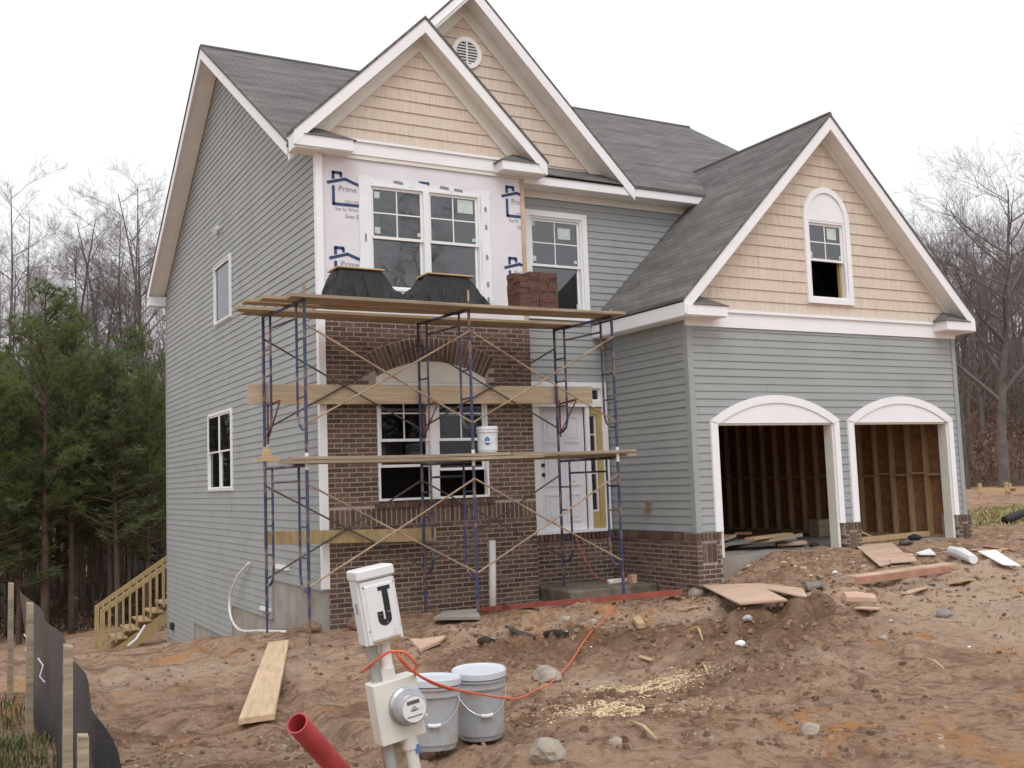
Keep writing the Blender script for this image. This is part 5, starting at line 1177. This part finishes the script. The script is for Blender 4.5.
# ------------------------------------------------------------------ loose clods and chips (stuff)
def scatter_chunks(name, mm, n, sampler, smin, smax, flat=.7, pw_=2.2):
    V = []; Fc = []; base = [(-1, -1, -.8), (1, -1, -.9), (1.1, 1, -.8), (-.9, 1, -.9), (-.7, -.6, .8), (.6, -.8, .7), (.7, .6, .9), (-.6, .8, .6)]
    P = sampler(n); Z = terrain(P[:, 0], P[:, 1])
    for i in range(len(P)):
        s_ = smin+(smax-smin)*rng.rand()**pw_; a = rng.rand()*6.28; ca_, sa = math.cos(a), math.sin(a); o = len(V)
        for b in base:
            x, y, z = (b[0]+rng.uniform(-.35, .35))*s_, (b[1]+rng.uniform(-.35, .35))*s_*.8, (b[2]+rng.uniform(-.3, .3))*s_*flat
            V.append((P[i, 0]+x*ca_-y*sa, P[i, 1]+x*sa+y*ca_, Z[i]+z+s_*flat*.35))
        Fc += [(o, o+1, o+5, o+4), (o+1, o+2, o+6, o+5), (o+2, o+3, o+7, o+6), (o+3, o, o+4, o+7), (o+4, o+5, o+6, o+7)]
    mb = MB(); mb.v = V; mb.f = Fc; o = mb.build(name, mm); return tag(o, kind='stuff')
def view_sampler(n):
    px = rng.uniform(60, 1060, n*2); py = 560+rng.rand(n*2)**.8*230
    out = []
    for a, b in zip(px, py):
        r = ray(a, b); z = .4
        t = (z-CAM[2])/r[2]; x, y = CAM[0]+r[0]*t, CAM[1]+r[1]*t
        if (x > -.2 and x < 11.8 and y > -.1) or (x > 5.2 and y > -2.0 and x < 11.8) or y > 3 or x > 18: continue
        if vnoise(np.array([x/1.1]), np.array([y/1.1]), 21)[0] < rng.uniform(-.25, .25): continue
        out.append((x, y))
    return np.array(out)
scatter_chunks('dirt_clods', M['clod'], 3000, view_sampler, .003, .026, .7, 3.6)
scatter_chunks('pebbles', M['stone'], 260, view_sampler, .005, .018)
def mound_sampler(n):
    out = []
    for mx_, my_, a, s in MOUNDS:
        if a <= 0: continue
        for k in range(int(n*s/4)): out.append((mx_+rng.normal()*s*1.1, my_+rng.normal()*s*.9))
    return np.array(out)
scatter_chunks('mound_clods', M['clod'], 2600, mound_sampler, .004, .032, .7, 3.2)
sw = [G(645, 690), G(625, 712), G(660, 686), G(600, 712)]
def chip_sampler(n):
    out = []
    for k in range(n):
        c_ = sw[k % len(sw)]; out.append((c_.x+rng.normal()*.20, c_.y+rng.normal()*.22))
    return np.array(out)
scatter_chunks('sawdust', M['chips'], 9000, chip_sampler, .002, .008, .35, 1.2)
def rub_sampler(n):
    out = []
    for k in range(n): out.append((rng.uniform(6.2, 13.5), rng.normal()*.6-2.7))
    return np.array(out)
scatter_chunks('building_rubble', M['ply'], 140, rub_sampler, .01, .05, .4)
def litter_sampler(n):
    out = []
    for k in range(n): out.append((rng.uniform(-2, 13), rng.uniform(-9, -2.2)))
    return np.array(out)
scatter_chunks('pale_litter', M['paper'], 70, litter_sampler, .006, .022, .3)
# grass tufts bottom left
def tufts(name, pts, n, hmin, hmax, mats, spread):
    mb = MB()
    for p in pts:
        for k in range(n):
            x, y = p[0]+rng.normal()*spread, p[1]+rng.normal()*spread; z = tz(x, y); a = rng.rand()*6.28; h = rng.uniform(hmin, hmax); l = rng.uniform(.1, .7)*h; w = .004+h*.012
            d = Vector((math.cos(a), math.sin(a), 0)); s_ = Vector((-d.y, d.x, 0))*w
            q = Vector((x, y, z-.02)); m_ = q+d*l*.4+Vector((0, 0, h*.7)); t_ = q+d*l+Vector((0, 0, h))
            mb.poly([q-s_, q+s_, m_+s_*.7, m_-s_*.7]); mb.poly([m_-s_*.7, m_+s_*.7, t_])
    o = mb.build(name, mats); return tag(o, kind='stuff')
gp = [tuple(at_depth(px, py, d))[:2] for px, py, d in ((-10, 740, 5.6), (5, 735, 6), (-20, 720, 6.5), (8, 720, 7), (-30, 760, 5), (10, 760, 5.2), (-5, 700, 8), (-40, 730, 6))]
tufts('grass', gp, 420, .04, .13, M['grass'], .24); tufts('dead_grass', gp, 70, .04, .12, M['leaf'], .25)

wp_ = [(rng.uniform(-3.5, 9), rng.uniform(-10, -3)) for k in range(46)]
tufts('weeds', wp_, 7, .015, .06, M['grass'], .12)
sp_ = MB()
for k in range(420):
    x, y = rng.uniform(-3.5, 11), rng.uniform(-10.5, -2.4); z = tz(x, y); a = rng.rand()*6.28; l = rng.uniform(.02, .11); d = Vector((math.cos(a), math.sin(a), rng.uniform(-.1, .25)))*l; w_ = Vector((-d.y, d.x, 0)).normalized()*rng.uniform(.002, .005); q = Vector((x, y, z+.008))
    sp_.poly([q-w_, q+w_, q+d+w_, q+d-w_]); sp_.poly([q-w_+Vector((0, 0, .004)), q+d, q+Vector((0, 0, .008))])
tag(sp_.build('straw_and_splinters', M['straw']), kind='stuff')

# ------------------------------------------------------------------ right-hand yard
yp = G(1000, 514)
def yard_sampler(): return [(yp.x+rng.uniform(-7, 16), yp.y+rng.uniform(-2.2, 2.2)) for k in range(1100)]
ys = MB()
for x, y in yard_sampler():
    z = tz(x, y)
    for k in range(12):
        a = rng.rand()*6.28; h = rng.uniform(.04, .11); d = Vector((math.cos(a), math.sin(a), 0))*.045; q = Vector((x+rng.normal()*.25, y+rng.normal()*.25, z)); s_ = Vector((-d.y, d.x, 0))*.4
        ys.poly([q-s_, q+s_, q+d+Vector((0, 0, h))])
tag(ys.build('lawn_strip', M['lawn']), kind='stuff')
for k, (px, py, wd_) in enumerate(((996, 489, 2.0), (1026, 489, 2.0))):
    p = at_z(px, 494, .9) if False else at_depth(px, py, 36); g = tz(p.x, p.y)
    e_ = empty('batter_board', (p.x, p.y, g), ['small pale timber batter board on stakes beyond the lawn, left one', 'small pale timber batter board cut by the right picture edge'][k], 'batter board', 'batter boards beyond the lawn')
    d = Vector(AX[0]); d.z = 0; d.normalize(); hz = p.z-g
    mb = MB(); a, b_ = -d*.62, d*.62; mb.prism([a+Vector((0, 0, hz-.10)), b_+Vector((0, 0, hz-.10)), b_+Vector((0, 0, hz+.04)), a+Vector((0, 0, hz+.04))], (.03, -.04, 0)); mb.build('cross_board', M['lumber'], e_)
    for s_ in (-.5, .42):
        q = d*s_; mb = MB(); mb.box(q.x-.05, q.x+.05, q.y+.02, q.y+.1, -.3, hz+.22); mb.build('stake', M['lumber'], e_)

# ------------------------------------------------------------------ trees
def bare_tree(seed, h, spread, r0, lean=0, levels=4, low=.35, nb=13):
    rs = random.Random(seed); tr = MB(); br = MB()
    def limb(p, d, ln, r, lev, mb, sides):
        if lev >= levels:
            o_ = d.orthogonal().normalized(); b_ = d.cross(o_)*r*.85; o_ = o_*r; i0 = len(mb.v); mid = p+d*ln*.55+o_*rs.uniform(-5, 5); e_ = p+d*ln+b_*rs.uniform(-9, 9)+Vector((0, 0, ln*.06))
            mb.v += [tuple(p+o_), tuple(p-o_*.5+b_), tuple(p-o_*.5-b_), tuple(mid+o_*.6), tuple(mid-o_*.3+b_*.6), tuple(mid-o_*.3-b_*.6), tuple(e_)]
            mb.f += [(i0, i0+1, i0+4, i0+3), (i0+1, i0+2, i0+5, i0+4), (i0+2, i0, i0+3, i0+5), (i0+3, i0+4, i0+6), (i0+4, i0+5, i0+6), (i0+5, i0+3, i0+6)]; return
        n = 5 if lev < 2 else (3 if lev < 3 else 2); pts = [p]; rad = [r]; dd = d.copy()
        for k in range(n):
            dd = (dd+Vector((rs.gauss(0, .16), rs.gauss(0, .16), rs.gauss(.05, .10)))).normalized(); pts.append(pts[-1]+dd*ln/n); rad.append(max(.004, r*(1-.8*(k+1)/n)))
        mb.tube(pts, rad, sides, cap=False)
        if lev >= levels: return
        cnt = {1: 7, 2: 6, 3: 8}[lev]
        for k in range(cnt):
            t = rs.uniform(.25, 1); i = min(int(t*n), n-1); q = pts[i].lerp(pts[i+1], t*n-i)
            ax_ = (pts[i+1]-pts[i]).normalized(); o_ = ax_.orthogonal().normalized(); o_ = Matrix.Rotation(rs.uniform(0, 6.28), 3, ax_) @ o_
            nd = (ax_*rs.uniform(.5, 1.0)+o_*rs.uniform(.5, .95)+Vector((0, 0, .18))).normalized()
            limb(q, nd, ln*rs.uniform(.38, .62), rad[i]*.5, lev+1, mb, 3)
    n = 10; pts = [Vector((0, 0, -.4))]; d = Vector((lean, 0, 1)).normalized(); rad = [r0*1.15]
    for k in range(n):
        d = (d+Vector((rs.gauss(0, .05), rs.gauss(0, .05), .05))).normalized(); pts.append(pts[-1]+d*h*.92/n); rad.append(r0*(1-.9*(k+1)/n))
    tr.tube(pts, rad, 7, cap=False)
    for k in range(nb):
        t = low+(1-low)*(k+rs.random())/nb*.98; i = min(int(t*n), n-1); q = pts[i].lerp(pts[i+1], t*n-i); a = rs.uniform(0, 6.28)
        up = rs.uniform(.45, 1.1); nd = Vector((math.cos(a), math.sin(a), up)).normalized(); ln = spread*(1.15-.75*t)*rs.uniform(.75, 1.25)
        limb(q, nd, ln, rad[i]*.55, 1, br, 4)
    return tr, br
def pine(seed, h, r0, wmax, first=.3):
    rs = random.Random(seed); tr = MB(); nd = MB(); lean = rs.uniform(-.03, .03)
    tr.tube([(lean*z, 0, z) for z in np.linspace(-.4, h, 8)], [r0*(1-.92*k/7) for k in range(8)], 7, cap=False)
    z = h*first
    while z < h-.1:
        f_ = (z/h-first)/(1-first); ln0 = wmax*(1-f_)**.6*(.65+.35*min(1, f_*4))+.22
        for k in range(rs.randint(4, 6)):
            a = rs.uniform(0, 6.28); ln = ln0*rs.uniform(.55, 1.2); up = rs.uniform(.05, .5)+f_*.5
            P = Vector((lean*z, 0, z+rs.uniform(-.15, .15))); D = Vector((math.cos(a), math.sin(a), up)).normalized(); E = P+D*ln+Vector((0, 0, .12*ln))
            tr.tube([P, P.lerp(E, .5)-Vector((0, 0, .04*ln)), E], [.035*(1-f_)+.012, .02*(1-f_)+.008, .005], 4, cap=False)
            m_ = max(3, int(ln/.17))
            for q in range(m_):
                t = .28+.72*(q+rs.random()*.6)/m_; c_ = P.lerp(E, min(1, t))+Vector((rs.gauss(0, .10), rs.gauss(0, .10), rs.gauss(.03, .07)))
                for s_ in range(15):
                    v_ = Vector((rs.gauss(0, 1), rs.gauss(0, 1), rs.gauss(.35, .8)))+D*.8; v_.normalize(); w_ = v_.orthogonal().normalized()*rs.uniform(.009, .018); l_ = rs.uniform(.14, .34)
                    nd.poly([c_-w_, c_+w_, c_+v_*l_])
        z += rs.uniform(.28, .46)*(h/10)
    return tr, nd
def make_tree(kind, seed, **k):
    e_ = empty(kind)
    if kind == 'pine_tree':
        a, b = pine(seed, **k); a.build('trunk', M['pinebark'], e_, smooth=True); b.build('crown', M['needle'], e_)
    else:
        a, b = bare_tree(seed, **k); a.build('trunk', M['bark'], e_, smooth=True); b.build('crown', M['twig'], e_, smooth=True)
    return e_
used = set()
def plant(proto, px, d, label, group, sc_=1.0, cat='tree', gz=None):
    e_ = proto if proto.name not in used else copy_tree(proto); used.add(proto.name); used.add(e_.name)
    p = CAM+ray(px, 480)*d; z = tz(p[0], p[1]) if gz is None else gz(p[0], p[1])
    e_.location = (p[0], p[1], z); e_.rotation_euler = (0, 0, random.uniform(0, 6.28)); e_.scale = (sc_, sc_, sc_*random.uniform(.95, 1.08))
    return tag(e_, label, cat, group)
pines = [make_tree('pine_tree', 31, h=9.6, r0=.12, wmax=2.3, first=.27), make_tree('pine_tree', 32, h=9.0, r0=.11, wmax=2.1, first=.3), make_tree('pine_tree', 33, h=10.4, r0=.13, wmax=2.5, first=.34), make_tree('pine_tree', 34, h=8.6, r0=.10, wmax=2.0, first=.22)]
PL = 'green pine among the crowded pines left of the house'; PG = 'pines left of the house'
for i, (px, d, s_) in enumerate(((-35, 34, 1.0), (8, 36, 1.0), (46, 33, 1.02), (84, 36, .95), (118, 34, .92), (148, 38, .95), (-8, 41, 1.1), (30, 42, 1.12), (66, 43, 1.05), (100, 42, 1.0), (134, 44, 1.02), (160, 41, .9), (20, 33, .92), (72, 34, .86), (110, 35, .9), (146, 35, .84), (-30, 32, .95), (58, 38, 1.0), (128, 39, .98), (-2, 38, 1.02), (92, 39, .97), (172, 46, 1.0), (92, 47, 1.08), (48, 48, 1.1), (-20, 48, 1.15), (140, 50, 1.05))):
    plant(pines[(i*3+i//4) % 4], px, d, PL, PG, s_*1.06)
bares = [make_tree('bare_tree', 51, h=22, spread=5.0, r0=.19, low=.35, nb=17), make_tree('bare_tree', 52, h=21, spread=4.4, r0=.16, low=.4, nb=16), make_tree('bare_tree', 53, h=23, spread=4.8, r0=.18, low=.35, nb=17), make_tree('bare_tree', 54, h=18.5, spread=5.0, r0=.15, low=.3, nb=16)]
BLb = 'tall bare grey tree rising behind the pines left of the house'; BGb = 'bare trees behind the pines'
for i, (px, d, s_) in enumerate(((-40, 52, 1.0), (-5, 54, 1.02), (22, 50, 1.0), (52, 55, 1.0), (70, 51, .98), (96, 56, 1.0), (118, 52, 1.0), (142, 55, 1.02), (160, 50, 1.0), (178, 56, 1.06), (35, 62, 1.12), (84, 63, 1.1), (130, 62, 1.15), (12, 66, 1.2), (165, 64, 1.25), (60, 70, 1.25), (108, 70, 1.22), (150, 72, 1.3), (196, 62, 1.1), (8, 49, .98), (40, 53, 1.02), (80, 49, .96), (108, 50, 1.0), (132, 49, 1.02), (168, 52, 1.08), (-20, 58, 1.1), (74, 60, 1.1), (122, 66, 1.2), (30, 74, 1.3), (155, 58, 1.15))):
    plant(bares[i % 4], px, d, BLb, BGb, s_*.92)
# hillside on the right
hc = CAM+ray(1005, 470)*75
def hill_z(x, y):
    t = ((x-CAM[0])*AX[2][0]+(y-CAM[1])*AX[2][1]); s_ = np.clip((t-44)/50, 0, 1); return tz(x, y)+8.5*s_*s_*(3-2*s_)
hx = np.linspace(0, 1, 60); hm = MB(); nn = 60
for j in range(nn):
    for i in range(nn):
        d = 42+90*j/(nn-1); px = 700+1200*i/(nn-1); p = CAM+ray(px, 470)*d; z = hill_z(p[0], p[1]); hm.v.append((p[0], p[1], z+.25*math.sin(p[0]*.5)*math.cos(p[1]*.4)-.12*(j == 0)*10))
for j in range(nn-1):
    for i in range(nn-1): q = j*nn+i; hm.f.append((q, q+1, q+nn+1, q+nn))
tag(hm.build('hillside', M['hillmat'], smooth=True), kind='structure')
big = [make_tree('bare_tree', 61, h=13.4, spread=6.0, r0=.24, low=.3, nb=22, lean=-.04), make_tree('bare_tree', 62, h=12.8, spread=5.0, r0=.17, low=.25, nb=18), make_tree('bare_tree', 63, h=13, spread=5.2, r0=.2, low=.25, nb=18)]
for i, (px, d, s_, lb) in enumerate(((1003, 41, 1.0, 'broad bare grey tree, the thickest trunk right of the garage'), (966, 45, .92, 'slim bare tree closest to the garage right corner'), (1062, 44, 1.05, 'bare tree reaching in from the right picture edge'))):
    plant(big[i], px, d, lb, 'large bare trees right of the garage', s_, gz=hill_z)
for i, (px, d, s_) in enumerate(((985, 58, 1.0), (1030, 60, 1.05), (950, 62, .95), (1010, 70, 1.0), (975, 74, .95), (1050, 72, 1.05), (935, 70, .85), (1090, 60, 1.1), (1000, 84, 1.0), (960, 88, 1.0), (1040, 86, 1.05), (1075, 90, 1.1), (972, 52, .95), (1045, 56, 1.05), (990, 66, 1.1))):
    plant((big+bares)[(i*2+1) % 7], px, d, 'slim bare tree on the leafy hillside right of the garage', 'bare trees on the hillside', s_*(.62 if (i*2+1) % 7 > 2 else .95), gz=hill_z)
# undergrowth: leafy brown brush on the hillside and dark brush in the pine wood
def brush(name, n, pxr, dr, mats, hgt, gz, leafy):
    mb = MB()
    for k in range(n):
        px = rng.uniform(*pxr); d = rng.uniform(*dr); p = CAM+ray(px, 480)*d; z = gz(p[0], p[1]); h = hgt*rng.uniform(.4, 1.3)
        for s_ in range(5):
            v_ = Vector((rng.normal()*.35, rng.normal()*.35, 1)).normalized(); q = Vector((p[0]+rng.normal()*.3, p[1]+rng.normal()*.3, z-.1)); e_ = q+v_*h*rng.uniform(.6, 1)
            mb.tube([q, q.lerp(e_, .6)+Vector((rng.normal()*.08, rng.normal()*.08, 0)), e_], [.02, .012, .004], 3, cap=False)
            for l in range(leafy):
                c_ = q.lerp(e_, rng.uniform(.2, 1))+Vector((rng.normal()*.18, rng.normal()*.18, rng.normal()*.1)); a_ = Vector((rng.normal(), rng.normal(), rng.normal())).normalized()*.09; b_ = a_.orthogonal()*.7
                mb.poly([c_-a_, c_+b_, c_+a_, c_-b_])
    return tag(mb.build(name, mats), kind='stuff')
brush('hillside_brush', 420, (925, 1100), (46, 90), M['leaf'], 2.2, hill_z, 5)
brush('woodland_brush', 380, (-60, 190), (34, 60), M['brushleaf'], 1.6, tz, 3)
# far wood: a mass of thin trunks behind the pines
fw = MB()
for k in range(800):
    px = rng.uniform(-120, 240); d = rng.uniform(36, 95); p = CAM+ray(px, 480)*d; z = tz(p[0], p[1]); h = rng.uniform(6, 12); l = rng.normal()*.5
    fw.tube([(p[0], p[1], z-.5), (p[0]+l*.4, p[1], z+h*.5), (p[0]+l, p[1]+rng.normal()*.4, z+h)], [rng.uniform(.03, .09), .035, .01], 4, cap=False)
for k in range(420):
    px = rng.uniform(880, 1150); d = rng.uniform(60, 120); p = CAM+ray(px, 480)*d; z = hill_z(p[0], p[1]); h = rng.uniform(4, 9); l = rng.normal()*.5
    fw.tube([(p[0], p[1], z-.5), (p[0]+l*.4, p[1], z+h*.5), (p[0]+l, p[1]+rng.normal()*.4, z+h)], [rng.uniform(.05, .12), .05, .012], 4, cap=False)
tag(fw.build('distant_woods', M['bark']), kind='stuff')
# woods across the street and beyond the left edge: outside the frame, seen only mirrored in the panes
ww_ = MB(); wb_ = MB(); rs_ = random.Random(90)
pv_ = [(o_.children[0].data, o_.children[1].data) for o_ in pines]
bspots = [(-9, -46), (1, -43), (10, -47), (-18, -44), (20, -45), (-26, -10)]
spots = [(rs_.uniform(-30, 30), -14.8-rs_.uniform(24, 36)) for k in range(18)]+[(-rs_.uniform(20, 36), rs_.uniform(-2, 24)) for k in range(10)]
for k, (x, y) in enumerate(spots):
    z = tz(x, y); s_ = rs_.uniform(.95, 1.35); ca_, sa_ = math.cos(k*1.7)*s_, math.sin(k*1.7)*s_
    for me_, dst in zip(sorted(pv_[k % 4], key=lambda d_: len(d_.polygons)), (wb_, ww_)):
        n0 = len(dst.v); dst.v += [(x+v.co.x*ca_-v.co.y*sa_, y+v.co.x*sa_+v.co.y*ca_, z+v.co.z*s_) for v in me_.vertices]
        step = 1 if dst is wb_ else 4
        dst.f += [tuple(n0+i for i in p_.vertices) for p_ in list(me_.polygons)[::step]]
bv_ = [o_ for o_ in bares]
for k, (x, y) in enumerate(bspots):
    z = tz(x, y)
    for ch in bv_[k % 4].children:
        n0 = len(wb_.v); wb_.v += [(x+v.co.x, y+v.co.y, z+v.co.z*.95) for v in ch.data.vertices]; wb_.f += [tuple(n0+i for i in p_.vertices) for p_ in ch.data.polygons]
tag(ww_.build('roadside_pines', M['needle']), kind='stuff'); tag(wb_.build('roadside_trunks', M['pinebark']), kind='stuff')
